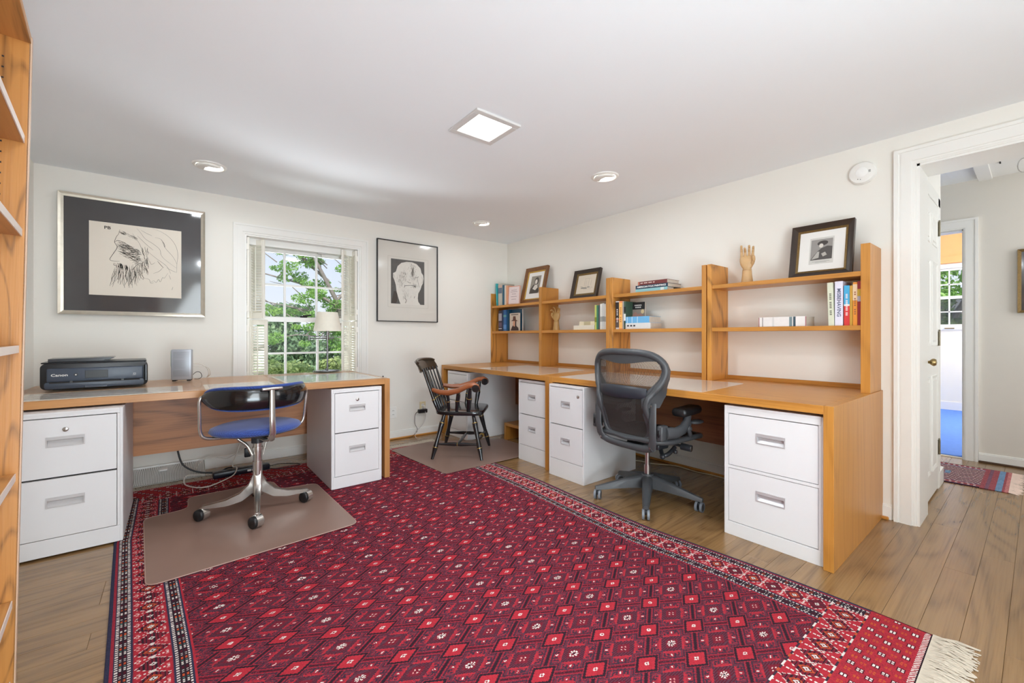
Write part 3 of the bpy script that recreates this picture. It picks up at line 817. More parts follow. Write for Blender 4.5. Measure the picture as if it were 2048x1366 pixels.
def outlet(name, lab, x, z, mat, w=0.07, h=0.115):
    t = thing(name, lab, 'outlet', (x, -0.0005, z))
    m = MB(); m.box(-w / 2, w / 2, -0.006, 0, -h / 2, h / 2, 0.002); finish('cover_plate', m, mat, t)
    for dz in (-0.02, 0.02):
        s = MB(); s.box(-0.017, 0.017, -0.008, -0.006, dz - 0.014, dz + 0.014, 0.002); o = finish('socket', s, trimm, t)
        s = MB(); s.box(-0.007, -0.004, -0.0085, -0.008, dz - 0.004, dz + 0.006); s.box(0.004, 0.007, -0.0085, -0.008, dz - 0.004, dz + 0.006); finish('slots', s, darkgap, o)
    return t
outlet('wall_outlet', 'cream wall outlet with a plug behind the black wooden armchair', -1.158, 0.30, creamp)
outlet('wall_outlet', 'white wall outlet just beyond the end of the glass topped desk', -1.49, 0.275, trimm)
t = thing('power_adapter', 'black power adapter plugged in behind the black wooden armchair', 'power adapter', (-1.165, -0.008, 0.262))
m = MB(); m.box(-0.055, 0.045, -0.04, 0, -0.022, 0.018, 0.005); finish('adapter_body', m, blackm, t)
m = MB(); m.box(0.0, 0.022, -0.032, -0.0, 0.028, 0.052, 0.003); finish('cord_plug', m, cabw, t)
m = MB(); m.tube([(-0.055, -0.02, 0), (-0.09, -0.02, -0.03), (-0.10, -0.03, -0.12), (-0.075, -0.04, -0.19), (-0.12, -0.05, -0.235), (-0.19, -0.09, -0.252)], 0.0025, 6); finish('thin_cord', m, cabb, t, 3)
m = MB(); m.tube([(0.012, -0.03, 0.03), (0.015, -0.05, -0.06), (-0.02, -0.05, -0.14), (-0.09, -0.05, -0.2), (-0.12, -0.08, -0.245), (-0.13, -0.14, -0.253)], 0.0025, 6); finish('grey_cord', m, handlem, t, 3)
# ------------------------------------------------------------------ rug
RH = 0.006
C_ = dict(red=(168, 44, 56), red2=(146, 42, 56), mid=(116, 32, 47), mar=(86, 24, 38), dark=(46, 30, 40), pur=(86, 52, 66), purd=(60, 42, 56), wht=(216, 206, 200), orn=(182, 80, 48), teal=(104, 156, 146), navy=(50, 50, 72), pink=(200, 128, 128))
def rugmat():
    q = NT('woven_wool_rug')
    at = q.n('ShaderNodeAttribute'); at.attribute_name = 'weave'
    tc = q.n('ShaderNodeTexCoord'); nz = q.n('ShaderNodeTexNoise'); nz.inputs['Scale'].default_value = 420; nz.inputs['Detail'].default_value = 2
    q.l(tc.outputs['Object'], nz.inputs['Vector'])
    hs = q.n('ShaderNodeHueSaturation'); q.l(q.math('ADD', 0.75, q.math('MULTIPLY', nz.outputs[0], 0.5)), hs.inputs['Value']); q.l(at.outputs['Color'], hs.inputs['Color'])
    q.l(hs.outputs[0], q.b.inputs['Base Color']); q.b.inputs['Roughness'].default_value = 0.95; q.b.inputs['Specular IOR Level'].default_value = 0.15
    bp = q.n('ShaderNodeBump'); bp.inputs['Strength'].default_value = 0.5; bp.inputs['Distance'].default_value = 0.002
    q.l(nz.outputs[0], bp.inputs['Height']); q.l(bp.outputs[0], q.b.inputs['Normal'])
    return q.m
rug_m = rugmat()
YN, YF = -3.92, -0.335
def xl_of(y): return np.interp(y, [-3.92, -2.37, -1.92, -1.22, -0.3], [-3.36, -3.409, -3.437, -3.483, -3.492])
def xr_of(y): return np.interp(y, [-3.92, -3.74, -3.3, -2.81, -2.45, -1.87, -1.38, -0.9, -0.3], [-1.143, -1.142, -1.156, -1.192, -1.181, -1.151, -1.150, -1.17, -1.20])
def build_rug():
    WN = 2.28                                   # nominal width used for the pattern
    BW = 0.222
    us = np.concatenate([np.arange(0, BW, 0.0028), np.arange(BW, WN - BW, 0.0034), np.arange(WN - BW, WN + 0.001, 0.0028)])
    vs = np.concatenate([np.arange(YN, -2.2, 0.0030), np.arange(-2.2, YF + 0.001, 0.0052)])
    nx, ny = len(us), len(vs)
    U, V = np.meshgrid(us, vs)
    xl, xr = xl_of(V), xr_of(V)
    # keep the side borders at their real width, stretch the field
    X = np.where(U < BW, xl + U, np.where(U > WN - BW, xr - (WN - U), xl + BW + (U - BW) / (WN - 2 * BW) * (xr - xl - 2 * BW)))
    Yy = V + 0.012 * np.sin(X * 2.1) * np.clip((V - YN) / 0.8, 0, 1) * np.clip((YF - V) / 0.5, 0, 1) - 0.02 * (X + 2.3) * np.clip((V + 1.5) / 1.0, 0, 1)
    Yy = Yy + np.where(V < YN + 0.3, -(0.5 - (X + 3.36) / 2.22) * -0.0, 0)
    rs = np.random.RandomState(2)
    Z = RH + 0.0012 * np.sin(X * 3.1 + Yy * 4.2) + rs.uniform(-0.0003, 0.0003, X.shape)
    co = np.stack([X, Yy, Z], -1).reshape(-1, 3)
    # cell centres
    u = (U[:-1, :-1] + U[1:, 1:]) / 2; v = (V[:-1, :-1] + V[1:, 1:]) / 2
    L = {k: np.array(lin(c)[:3]) for k, c in C_.items()}
    col = np.zeros(u.shape + (3,)); col[:] = L['mid']
    def put(mask, k): col[mask] = L[k]
    # ---- field: rhombic lattice
    HX, HY = 0.1490, 0.0868
    xu = u - BW; yv = v + 3.197 - (0)
    s = (xu / HX - yv / HY) / 2 + 0.17; t_ = (xu / HX + yv / HY) / 2 + 0.17
    si, ti = np.floor(s), np.floor(t_)
    a, b = s - si - 0.5, t_ - ti - 0.5
    A, Bq = np.abs(a), np.abs(b)
    r = np.maximum(A, Bq); mn = np.minimum(A, Bq)
    wob = 0
    # cross-shaped cell: four arms around a hatched square, stepped purple outline
    put(r < 0.455, 'red2')
    out = (r < 0.43) & ~((A > 0.27) & (Bq > 0.27))
    put(out, 'mid')
    ins = (r < 0.395) & ~((A > 0.235) & (Bq > 0.235))
    put(out & ~ins, 'purd')
    arm = (r > 0.215) & (r < 0.385) & (mn < 0.215)
    put(arm, 'red2')
    put(arm & (r < 0.262), 'red')
    hook = (mn > 0.05) & (mn < 0.095) & (r > 0.295) | (mn > 0.05) & (mn < 0.155) & (r > 0.335) & (r < 0.372) | (mn > 0.13) & (mn < 0.165) & (r > 0.262) & (r < 0.33)
    put(arm & hook, 'purd')
    put(arm & (mn > 0.185), 'pur')
    hatch = (np.sin((a - b) * 2 * PI * 15) > 0.1)
    put(r < 0.215, 'purd'); put((r < 0.203) & (r > 0.12), 'pur'); put((r < 0.203) & (r > 0.12) & hatch, 'mar'); put((r < 0.12), 'mid')
    par = (np.mod(si + ti, 2) == 0)
    rad_ = np.hypot(a, b); th_ = np.arctan2(b, a)
    put(par & (rad_ < 0.088) & (np.cos(th_ * 8) > -0.15), 'wht'); put(par & (rad_ < 0.022), 'dark')
    dots = (np.abs(A - 0.036) < 0.017) & (np.abs(Bq - 0.036) < 0.017)
    put((~par) & dots, 'pink')
    put((~par) & (np.abs(A - 0.038) < 0.009) & (np.abs(Bq - 0.036) < 0.012), 'wht')
    put((mn < 0.0125) & (r > 0.305) & (r < 0.365), 'wht')
    # lattice bars
    put((A > 0.468), 'dark'); put((Bq > 0.480), 'mar'); put((Bq > 0.488), 'dark')
    # lozenges
    la = 0.5 - A; lb = 0.5 - Bq; rl = np.maximum(la, lb)
    put(rl < 0.235, 'red2'); put(rl < 0.215, 'dark'); put(rl < 0.163, 'red')
    put((rl < 0.040), 'wht'); put(rl < 0.019, 'red2')
    fn_ = rs.uniform(0, 1, u.shape)
    put((fn_ < 0.05) & (r > 0.2) & (rl > 0.23) & (A < 0.46), 'pur')
    put((fn_ > 0.96) & (rl > 0.23) & (r > 0.2) & (A < 0.46), 'red2')
    # ---- side borders. w = distance from the outer edge
    w = np.minimum(u, WN - u); rightside = u > WN / 2
    bd = w < BW
    put(bd, 'dark')
    def band(a0, a1, k, extra=None):
        mk = bd & (w >= a0) & (w < a1)
        if extra is not None: mk = mk & extra
        put(mk, k)
    band(0, 0.011, 'navy'); band(0.011, 0.019, 'red2'); band(0.019, 0.023, 'navy')
    dd = np.mod(v, 0.0124) < 0.0065
    band(0.023, 0.030, 'purd'); band(0.023, 0.030, 'wht', dd)
    blk = np.mod(v, 0.090); sub = np.mod(v, 0.010) < 0.0062
    bow = np.abs((w - 0.042)) > 0.0035
    bow2 = np.abs((w - 0.193)) > 0.0035
    for (c0, c1, k) in ((0.0, 0.018, 'wht'), (0.022, 0.030, 'teal'), (0.030, 0.042, 'orn'), (0.052, 0.064, 'wht'), (0.071, 0.083, 'mar')):
        mk = (blk >= c0) & (blk < c1) & (sub if k in ('wht', 'teal') else True)
        band(0.034, 0.050, k, mk & bow); band(0.185, 0.201, k, mk & bow2)
    band(0.054, 0.061, 'purd'); band(0.054, 0.061, 'wht', dd); band(0.061, 0.066, 'navy'); band(0.066, 0.070, 'red2')
    # main band lattice
    q = np.clip((w - 0.070) / 0.092, 0, 1); f = np.mod(v, 0.0775) / 0.0775
    dia = np.abs(2 * q - 1) + np.abs(2 * f - 1)
    mb = (w >= 0.070) & (w < 0.162)
    kdx = np.mod(np.floor(v / 0.0775), 2)
    put(mb, 'red')
    put(mb & (dia < 1), 'mid'); put(mb & (dia < 0.9) & (np.mod(q * 9, 1) < 0.4), 'dark'); put(mb & (dia < 0.52) & (dia > 0.34) & (kdx == 0), 'orn')
    dash = np.mod(v * 1.0, 0.0125) < 0.007
    put(mb & (np.abs(dia - 1) < 0.05) & dash, 'wht')
    put(mb & (dia < 0.24) & (dia > 0.09), 'wht'); put(mb & (dia < 0.09), 'dark')
    edgef = np.minimum(f, 1 - f)
    put(mb & (edgef < 0.035) & (np.mod(q * 8, 1) < 0.55), 'wht'); put(mb & (edgef < 0.09) & (np.abs(q - 0.5) < 0.05), 'wht')
    tri = mb & (np.minimum(q, 1 - q) < 0.16) & (np.abs(f - 0.5) > 0.34) & (np.abs(f - 0.5) < 0.46) & (np.minimum(q, 1 - q) > 0.05)
    put(tri, 'pink')
    band(0.162, 0.166, 'red2'); band(0.166, 0.171, 'navy'); band(0.171, 0.178, 'purd'); band(0.171, 0.178, 'wht', dd)
    band(0.204, 0.211, 'purd'); band(0.204, 0.211, 'wht', dd); band(0.211, 0.215, 'navy'); band(0.215, 0.222, 'red')
    # ---- end bands
    for end in (0, 1):
        e = (v - YN) if end == 0 else (YF - v)
        inner = (w > 0.066)
        ms = inner & (e > 0.17) & (e < 0.285)
        fq = np.clip((e - 0.18) / 0.095, 0, 1); ff = np.mod(u, 0.085) / 0.085
        dd2 = np.abs(2 * fq - 1) + np.abs(2 * ff - 1)
        put(ms, 'red'); put(ms & (dd2 < 1), 'mid'); put(ms & (dd2 < 0.9) & (np.mod(fq * 9, 1) < 0.4), 'dark'); put(ms & (dd2 < 0.5) & (dd2 > 0.35), 'orn')
        dsh = np.mod(u, 0.0125) < 0.007
        put(ms & (np.abs(dd2 - 1) < 0.06) & dsh, 'wht'); put(ms & (dd2 < 0.24) & (dd2 > 0.08), 'wht')
        put(ms & (np.minimum(ff, 1 - ff) < 0.04) & (np.mod(e, 0.0125) < 0.007), 'wht')
        for e0 in (0.170, 0.279):
            st = (w > 0.05) & (e > e0) & (e < e0 + 0.007); sq = np.mod(u, 0.1)
            put(st, 'purd'); put(st & (sq < 0.03), 'wht'); put(st & (sq > 0.06) & (sq < 0.08), 'orn')
        en = (e < 0.17)
        put(en, 'red'); put(en & (rs.uniform(0, 1, u.shape) < 0.25), 'red2')
        rowi = np.floor(e / 0.027); uu = np.mod(u + rowi * 0.021, 0.042); ee = np.mod(e, 0.027)
        kk = np.mod(np.floor((u + rowi * 0.021) / 0.042) + rowi, 2)
        d4 = (np.abs(np.abs(uu - 0.021) - 0.0045) < 0.0032) & (np.abs(np.abs(ee - 0.0135) - 0.0045) < 0.0032)
        ol = (np.abs(uu - 0.021) < 0.011) & (np.abs(ee - 0.0135) < 0.0105)
        inn = en & (e > 0.027) & (e < 0.162) & (w > 0.012)
        put(inn & ol & (kk == 0), 'mar'); put(inn & d4 & (kk == 0), 'wht'); put(inn & d4 & (kk == 1), 'orn')
        put(en & (e < 0.020) & (e > 0.006) & (np.mod(u + e, 0.012) < 0.006), 'wht'); put(en & (e < 0.005), 'dark')
        put(en & (w < 0.006), 'mar')
    col *= rs.uniform(0.84, 1.14, u.shape)[..., None]
    fade = 1.0 + 0.10 * np.sin(u * 1.7 + 0.6) * np.sin(v * 1.3)
    col = np.clip(col * fade[..., None], 0, 1)
    nv = nx * ny
    # underside skirt
    edge = list(range(nx)) + [i * nx + nx - 1 for i in range(1, ny)] + [(ny - 1) * nx + i for i in range(nx - 2, -1, -1)] + [i * nx for i in range(ny - 2, 0, -1)]
    low = co[edge].copy(); low[:, 2] = 0.0008
    allco = np.concatenate([co, low])
    i, j = np.meshgrid(np.arange(nx - 1), np.arange(ny - 1))
    base = (j * nx + i).ravel()
    quads = np.stack([base, base + 1, base + nx + 1, base + nx], 1)
    ne = len(edge); ed = np.array(edge); k = np.arange(ne); k2 = (k + 1) % ne
    sk = np.stack([ed[k], nv + k, nv + k2, ed[k2]], 1)
    F = np.concatenate([quads, sk]).astype(np.int32)
    me = bpy.data.meshes.new('rug_pile')
    me.vertices.add(len(allco)); me.vertices.foreach_set('co', allco.ravel())
    n = len(F)
    me.loops.add(4 * n); me.loops.foreach_set('vertex_index', F.ravel())
    me.polygons.add(n); me.polygons.foreach_set('loop_start', np.arange(0, 4 * n, 4, dtype=np.int32)); me.polygons.foreach_set('loop_total', np.full(n, 4, dtype=np.int32))
    me.update()
    at = me.attributes.new('weave', 'FLOAT_COLOR', 'FACE')
    full = np.ones((n, 4), np.float32); full[:len(quads), :3] = col.reshape(-1, 3); full[len(quads):, :3] = L['navy']
    at.data.foreach_set('color', full.ravel())
    me.materials.append(rug_m)
    return me
rug_me = build_rug()
rug = bpy.data.objects.new('persian_rug', rug_me); COL.objects.link(rug)
tag(rug, 'large red wool rug with lozenge lattice and patterned borders on the oak floor', 'rug')
fringem = pbr('cream_fringe', (200, 188, 170), 0.95, noise=0.15, nscale=40)
def fringe(name, parent, x0, x1, yb, dirn, ln, n, slope=0.0, zt=RH, seed=1, xyswap=False):
    rs = random.Random(seed); m = MB()
    for k in range(n):
        f = (k + rs.random()) / n
        x = x0 + (x1 - x0) * f; y = yb(x) if callable(yb) else yb
        l = ln * rs.uniform(0.6, 1.1); dx = rs.uniform(-0.35, 0.35) * l; w = 0.0022
        z0 = zt; z1 = rs.uniform(0.004, 0.013); dm = rs.uniform(-0.02, 0.02)
        pts = [(x, y, z0), (x + dx * 0.4 + dm, y + dirn * l * 0.5, z1), (x + dx, y + dirn * l, 0.003)]
        for (a, b_) in zip(pts, pts[1:]):
            if xyswap: m.poly([(a[1] - 0, a[0] - w, a[2]), (a[1], a[0] + w, a[2] + 0.001), (b_[1], b_[0] + w, b_[2] + 0.001), (b_[1], b_[0] - w, b_[2])])
            else: m.poly([(a[0] - w, a[1], a[2]), (a[0] + w, a[1], a[2] + 0.001), (b_[0] + w, b_[1], b_[2] + 0.001), (b_[0] - w, b_[1], b_[2])])
    o = finish(name, m, fringem, parent); o['kind'] = 'stuff'; return o
fringe('fringe', rug, -3.36, -1.145, YN + 0.002, -1, 0.105, 1700)
fringe('fringe', rug, -3.49, -1.20, lambda x: YF - 0.02 * (x + 2.3), 1, 0.10, 1500, seed=2)

# hall runner
def build_runner():
    x0, x1, y0, y1 = 1.15, 1.80, -4.02, -2.9
    us = np.arange(x0, x1 + 0.001, 0.006); vs = np.arange(y0, y1 + 0.001, 0.006)
    U, V = np.meshgrid(us, vs); nx, ny = len(us), len(vs)
    co = np.stack([U + (V + 4.0) * -0.03, V, np.full_like(U, 0.007)], -1).reshape(-1, 3)
    u = (U[:-1, :-1] + U[1:, 1:]) / 2 - x0; v = (V[:-1, :-1] + V[1:, 1:]) / 2 - y0
    W_ = x1 - x0
    L = {k: np.array(lin(c)[:3]) for k, c in dict(dk=(66, 46, 66), red=(150, 78, 84), blu=(112, 142, 172), crm=(214, 192, 184), pnk=(190, 120, 118), pl=(120, 84, 100)).items()}
    col = np.zeros(u.shape + (3,)); col[:] = L['dk']
    rs = np.random.RandomState(5)
    zz = np.mod(u * 0.9 + np.abs(np.mod(v, 0.12) - 0.06) * 1.2, 0.045)
    col[zz < 0.012] = L['crm']; col[(zz > 0.02) & (zz < 0.03)] = L['red']
    w = np.minimum(u, W_ - u)
    col[w < 0.07] = L['red']; col[(w < 0.07) & (np.mod(v, 0.03) < 0.012) & (w > 0.02) & (w < 0.05)] = L['crm']; col[w < 0.015] = L['dk']; col[(w > 0.07) & (w < 0.08)] = L['blu']
    col[(v < 0.13)] = L['red']; col[(v > 0.03) & (v < 0.06)] = L['blu']; col[(v > 0.09) & (v < 0.11)] = L['pl']; col[(v < 0.018)] = L['pnk']
    col[(np.abs(u - W_ / 2) < 0.05) & (np.abs(np.mod(v, 0.5) - 0.42) < 0.12)] = L['blu']
    col[(np.abs(u - W_ / 2) < 0.025) & (np.abs(np.mod(v, 0.5) - 0.42) < 0.09)] = L['red']
    col *= rs.uniform(0.7, 1.2, u.shape)[..., None]
    i, j = np.meshgrid(np.arange(nx - 1), np.arange(ny - 1)); base = (j * nx + i).ravel()
    F = np.stack([base, base + 1, base + nx + 1, base + nx], 1).astype(np.int32); n = len(F)
    me = bpy.data.meshes.new('runner'); me.vertices.add(len(co)); me.vertices.foreach_set('co', co.ravel())
    me.loops.add(4 * n); me.loops.foreach_set('vertex_index', F.ravel()); me.polygons.add(n)
    me.polygons.foreach_set('loop_start', np.arange(0, 4 * n, 4, dtype=np.int32)); me.polygons.foreach_set('loop_total', np.full(n, 4, dtype=np.int32)); me.update()
    at = me.attributes.new('weave', 'FLOAT_COLOR', 'FACE'); full = np.ones((n, 4), np.float32); full[:, :3] = np.clip(col, 0, 1).reshape(-1, 3); at.data.foreach_set('color', full.ravel())
    me.materials.append(rug_m)
    o = bpy.data.objects.new('hall_runner', me); COL.objects.link(o)
    md = o.modifiers.new('thick', 'SOLIDIFY'); md.thickness = 0.0062; md.offset = -1
    return o
runner = tag(build_runner(), 'small patterned red and blue runner rug in the hall', 'rug')
m = MB(); rs_ = random.Random(9)
for k in range(260):
    x = 1.15 + 0.65 * (k + rs_.random()) / 260; l = 0.06 * rs_.uniform(0.6, 1.1); dx = rs_.uniform(-0.02, 0.02)
    m.poly([(x - 0.002, -4.02, 0.007), (x + 0.002, -4.02, 0.008), (x + dx + 0.002, -4.02 - l, 0.004), (x + dx - 0.002, -4.02 - l, 0.003)])
o = finish('fringe', m, pbr('peach_fringe', (226, 200, 184), 0.9, noise=0.1), runner); o['kind'] = 'stuff'

# ------------------------------------------------------------------ chair mats
def round_poly(pts, r, n=5):
    out = []
    N = len(pts)
    for i in range(N):
        p = Vector(pts[i]); a = (Vector(pts[i - 1]) - p); b = (Vector(pts[(i + 1) % N]) - p)
        rr = min(r, a.length * 0.45, b.length * 0.45); a.normalize(); b.normalize()
        p0, p2 = p + a * rr, p + b * rr
        for k in range(n + 1):
            t = k / n; q = p0 * (1 - t) ** 2 + p * 2 * t * (1 - t) + p2 * t * t; out.append((q.x, q.y))
    return out
mat1 = round_poly([(-3.382, -0.945), (-3.336, -1.822), (-2.435, -1.765), (-2.455, -0.93), (-2.675, -0.90), (-2.69, -0.69), (-3.175, -0.70), (-3.18, -0.92)], 0.05)
m = MB(); m.prism(mat1, RH + 0.003, RH + 0.006, 'z', 0.001, 1)
cm_ = tag(finish('chair_mat', m, matplastic), 'translucent brown vinyl chair mat with lip under the blue swivel chair', 'chair mat')
matrim = pbr('mat_bevel', (176, 142, 130), 0.4, noise=0.04)
m = MB(); m.tube([(x_ * 1.0, y_, RH + 0.0052) for x_, y_ in mat1], 0.0024, 6, closed=True); finish('raised_rim', m, matrim, cm_, 3)
mat2 = round_poly([(-1.69, -0.42), (-1.63, -1.325), (-0.80, -1.325), (-0.62, -1.2), (-0.62, -0.72), (-0.93, -0.56), (-1.25, -0.36)], 0.03)
m = MB(); m.prism(mat2, RH + 0.003, RH + 0.006, 'z', 0.001, 1)
tag(finish('chair_mat', m, matplastic), 'greyish brown vinyl chair mat under the black wooden armchair', 'chair mat')

# ------------------------------------------------------------------ desks
ZD = 0.745
TH = 0.040
def desk(label, loc, rz, w, d, woods, panel, panel_z, panel_in):
    """local: front faces -Y, x from 0..w, y from -d (front) to 0"""
    t = thing('oak_desk', label, 'desk', loc, rz)
    h = ZD - loc[2]
    m = MB(); m.box(TH, w - TH, -d, 0, h - TH, h, 0.0015); finish('desktop', m, woods['x'], t)
    for x0, x1 in ((0, TH), (w - TH, w)):
        m = MB(); m.box(x0, x1, -d, 0, 0, h, 0.0015); finish('end_panel', m, woods['z'], t)
    m = MB(); m.box(TH, w - TH, -panel_in, -panel_in + 0.019, panel_z, h - TH); finish('modesty_panel', m, panel, t)
    return t
deskA = desk('oak desk under the window with glass top, printer and lamp on it', (-3.93, -0.19, RH + 0.003), 0, 3.93 - 1.985, 0.93, oakA, panelA, 0.235, 0.13)
DX = 0.9415
deskB1 = desk('oak desk in the room corner under the lower oak shelves', (0, -0.03, 0), -PI / 2, 1.708, DX, {'x': oak['x'], 'z': oak['z']}, wood('oak_dark_panel_a', (150, 98, 58), (126, 78, 42), (78, 44, 22), 'x', rings=11, scale=3.0, stretch=6, line=0.6), 0.31, 0.30)
deskB2 = desk('oak desk nearest the doorway with the mesh chair pulled up to it', (0, -1.742, 0), -PI / 2, 1.838, DX, {'x': oak['x'], 'z': oak['z']}, wood('oak_dark_panel_b', (150, 98, 58), (126, 78, 42), (78, 44, 22), 'x', rings=11, scale=3.0, stretch=6, line=0.6), 0.31, 0.30)

# filing cabinets (local: front faces -Y, x -w/2..w/2, y -depth..0 , front plane y=-depth)
def filing_cabinet(label, loc, rz, w, dep, h, drawers, hw, hh, lock, style, group='white two drawer filing cabinets'):
    t = thing('filing_cabinet', label, 'filing cabinet', loc, rz, group)
    F = -dep
    m = MB(); a = w / 2
    wl = 0.012
    m.box(-a, -a + wl, F, 0, 0, h, 0.002); m.box(a - wl, a, F, 0, 0, h, 0.002); m.box(-a + wl, a - wl, F, 0, h - wl, h, 0.001); m.box(-a + wl, a - wl, -0.012, 0, 0, h - wl)
    zb = drawers[-1][0]; zt = drawers[0][1]
    m.box(-a + wl, a - wl, F, F + 0.02, 0, zb - 0.004, 0.001); m.box(-a + wl, a - wl, F, F + 0.02, zt + 0.004, h - wl, 0.001)
    for (z0, z1), (y0, y1) in zip(drawers[:-1], drawers[1:]):
        if z0 - y1 > 0.012: m.box(-a + wl, a - wl, F, F + 0.02, y1 + 0.003, z0 - 0.003)
    finish('cabinet_body', m, steelw, t)
    m = MB(); m.box(-a + wl, a - wl, F + 0.022, F + 0.03, 0.01, h - wl); finish('inner_shadow_box', m, darkgap, t)
    e = a - wl - (0.012 if style != 'B' else 0.004)
    if style != 'B':
        m = MB(); m.box(-a + wl, -e - 0.0025, F + 0.0005, F + 0.02, zb - 0.003, zt + 0.003); finish('front_stile', m, steelw, t)
        m = MB(); m.box(e + 0.0025, a - wl, F + 0.0005, F + 0.02, zb - 0.003, zt + 0.003); finish('front_stile', m, steelw, t)
    for (z0, z1) in drawers:
        hz = z0 + (z1 - z0) * (0.60 if style != 'B' else 0.56)
        x0, x1, q0, q1 = -hw / 2, hw / 2, hz - hh / 2, hz + hh / 2
        fy = F - 0.001 if style != 'C' else F + 0.002
        m = MB()
        plate_hole(m, -e, e, z0, z1, x0, x1, q0, q1, fy, fy + 0.018)
        dr = finish('drawer', m, steelw, t)
        m = MB(); m.ring(x0 - 0.004, x1 + 0.004, q0 - 0.004, q1 + 0.004, 0.005, fy - 0.003, fy + 0.012)
        m.box(x0, x1, fy + 0.012, fy + 0.015, q0, q1)
        m.prism([(fy - 0.002, q1), (fy - 0.002, q1 - 0.011), (fy + 0.002, q1 - 0.014), (fy + 0.012, q1)], x0 + 0.001, x1 - 0.001, 'x')
        m.prism([(fy + 0.012, q0 + 0.016), (fy - 0.0005, q0), (fy + 0.012, q0)], x0 + 0.001, x1 - 0.001, 'x')
        finish('handle', m, handlem if style == 'A' else pbr_pull, dr)
    if lock is not None:
        m = MB(); m.lathe([(0, 0), (0.011, 0), (0.011, 0.004), (0.008, 0.006), (0.0, 0.006)], 20, Matrix.Translation((lock[0], F - 0.001, lock[1])) @ RX)
        m.box(lock[0] - 0.001, lock[0] + 0.001, F - 0.009, F - 0.007, lock[1] - 0.005, lock[1] + 0.005)
        finish('lock', m, alu, t, 0.6)
    return t
pbr_pull = pbr('white_metal_pull', (206, 204, 206), 0.3, metal=0.35, noise=0.03)
filing_cabinet('wide white filing cabinet under the printer end of the window desk', (-3.655, -0.55, RH + 0.004), 0, 0.41, 0.655, 0.685, [(0.375, 0.655), (0.085, 0.366)], 0.125, 0.042, (0.0, 0.60), 'A')
filing_cabinet('white filing cabinet under the lamp end of the window desk', (-2.232, -0.45, RH + 0.004), 0, 0.352, 0.69, 0.685, [(0.385, 0.655), (0.085, 0.378)], 0.105, 0.038, (0.0, 0.605), 'A')
filing_cabinet('white filing cabinet in the room corner behind the black wooden armchair', (-0.235, -0.335, 0), -PI / 2, 0.40, 0.69, 0.69, [(0.385, 0.66), (0.085, 0.378)], 0.10, 0.035, None, 'A')
filing_cabinet('white filing cabinet between the wooden step stool and the desk joint', (-0.235, -1.505, 0), -PI / 2, 0.352, 0.675, 0.69, [(0.40, 0.665), (0.135, 0.393)], 0.085, 0.038, None, 'B')
filing_cabinet('white filing cabinet with small lock beside the mesh office chair', (-0.365, -1.962, 0), -PI / 2, 0.355, 0.615, 0.695, [(0.40, 0.675), (0.135, 0.393)], 0.085, 0.040, (0.125, 0.625), 'B')
filing_cabinet('wide scuffed white filing cabinet at the doorway end of the shelf desk', (-0.27, -3.312, 0), -PI / 2, 0.45, 0.645, 0.69, [(0.375, 0.645), (0.075, 0.355)], 0.125, 0.045, None, 'C')

# glass and pads on the desks
zt = ZD + 0.0005
def slab(name, lab, cat, pts, z0, z1, mat, r=0.0, grp=None):
    m = MB(); m.prism(round_poly(pts, r) if r else pts, z0, z1, 'z')
    return tag(finish(name, m, mat), lab, cat, grp)
def pad(lab, x0, x1, y0, y1, mat, z=zt):
    t = thing('paper_desk_pad', lab, 'desk pad', ((x0 + x1) / 2, (y0 + y1) / 2, z), 0)
    a, b_ = (x1 - x0) / 2, (y1 - y0) / 2
    m = MB(); m.box(-a, a, -b_, b_, 0, 0.0012); finish('backing', m, paper, t)
    m = MB(); m.box(-a + 0.022, a - 0.022, -b_ + 0.02, b_ - 0.02, 0.0012, 0.0018); finish('marbled_sheet', m, mat, t)
    return t
pad('marbled paper pad with cream border in front of the printer', -3.87, -3.205, -1.112, -0.75, marb1)
pad('marbled paper pad with cream border behind the blue swivel chair', -3.10, -2.73, -1.09, -0.775, marb1)
slab('desk_glass', 'clear glass sheet covering the window desk from printer to pads', 'glass sheet', [(-3.915, -1.115), (-2.70, -1.115), (-2.70, -0.215), (-3.915, -0.215)], zt + 0.0025, zt + 0.0075, glasstop, 0.008)
pad('pale marbled paper under glass in front of the lamp', -2.665, -2.02, -1.06, -0.42, marb2)
slab('desk_glass', 'dark edged glass sheet at the lamp end of the window desk', 'glass sheet', [(-2.69, -1.09), (-1.995, -1.09), (-1.995, -0.22), (-2.69, -0.22)], zt + 0.0025, zt + 0.0075, glasstop, 0.01)
m = MB(); m.ball((-2.02, -1.075, zt + 0.013), 0.006, seg=8); tag(finish('push_pin', m, blackm, smooth=3), 'tiny black pin at the end corner of the window desk glass', 'pin')
slab('desk_blotter', 'clear plastic desk blotter on the corner desk', 'desk mat', [(-0.925, -0.70), (-0.27, -0.70), (-0.27, -1.52), (-0.925, -1.62)], zt, zt + 0.002, blotter, 0.02)
slab('desk_blotter', 'clear plastic desk blotter in front of the mesh office chair', 'desk mat', [(-0.925, -1.83), (-0.30, -1.79), (-0.285, -2.93), (-0.925, -2.97)], zt, zt + 0.002, blotter, 0.03)

# small wooden step under the corner desk
t = thing('step_stool', 'low oak step under the corner desk', 'step stool', (-0.60, -0.72, 0))
m = MB(); m.box(0, 0.28, -0.56, 0, 0.145, 0.175, 0.002); finish('tread', m, oak['y'], t)
for yy in (-0.56, -0.03):
    m = MB(); m.box(0, 0.28, yy, yy + 0.03, 0, 0.145, 0.002); finish('side_board', m, oak['z'], t)

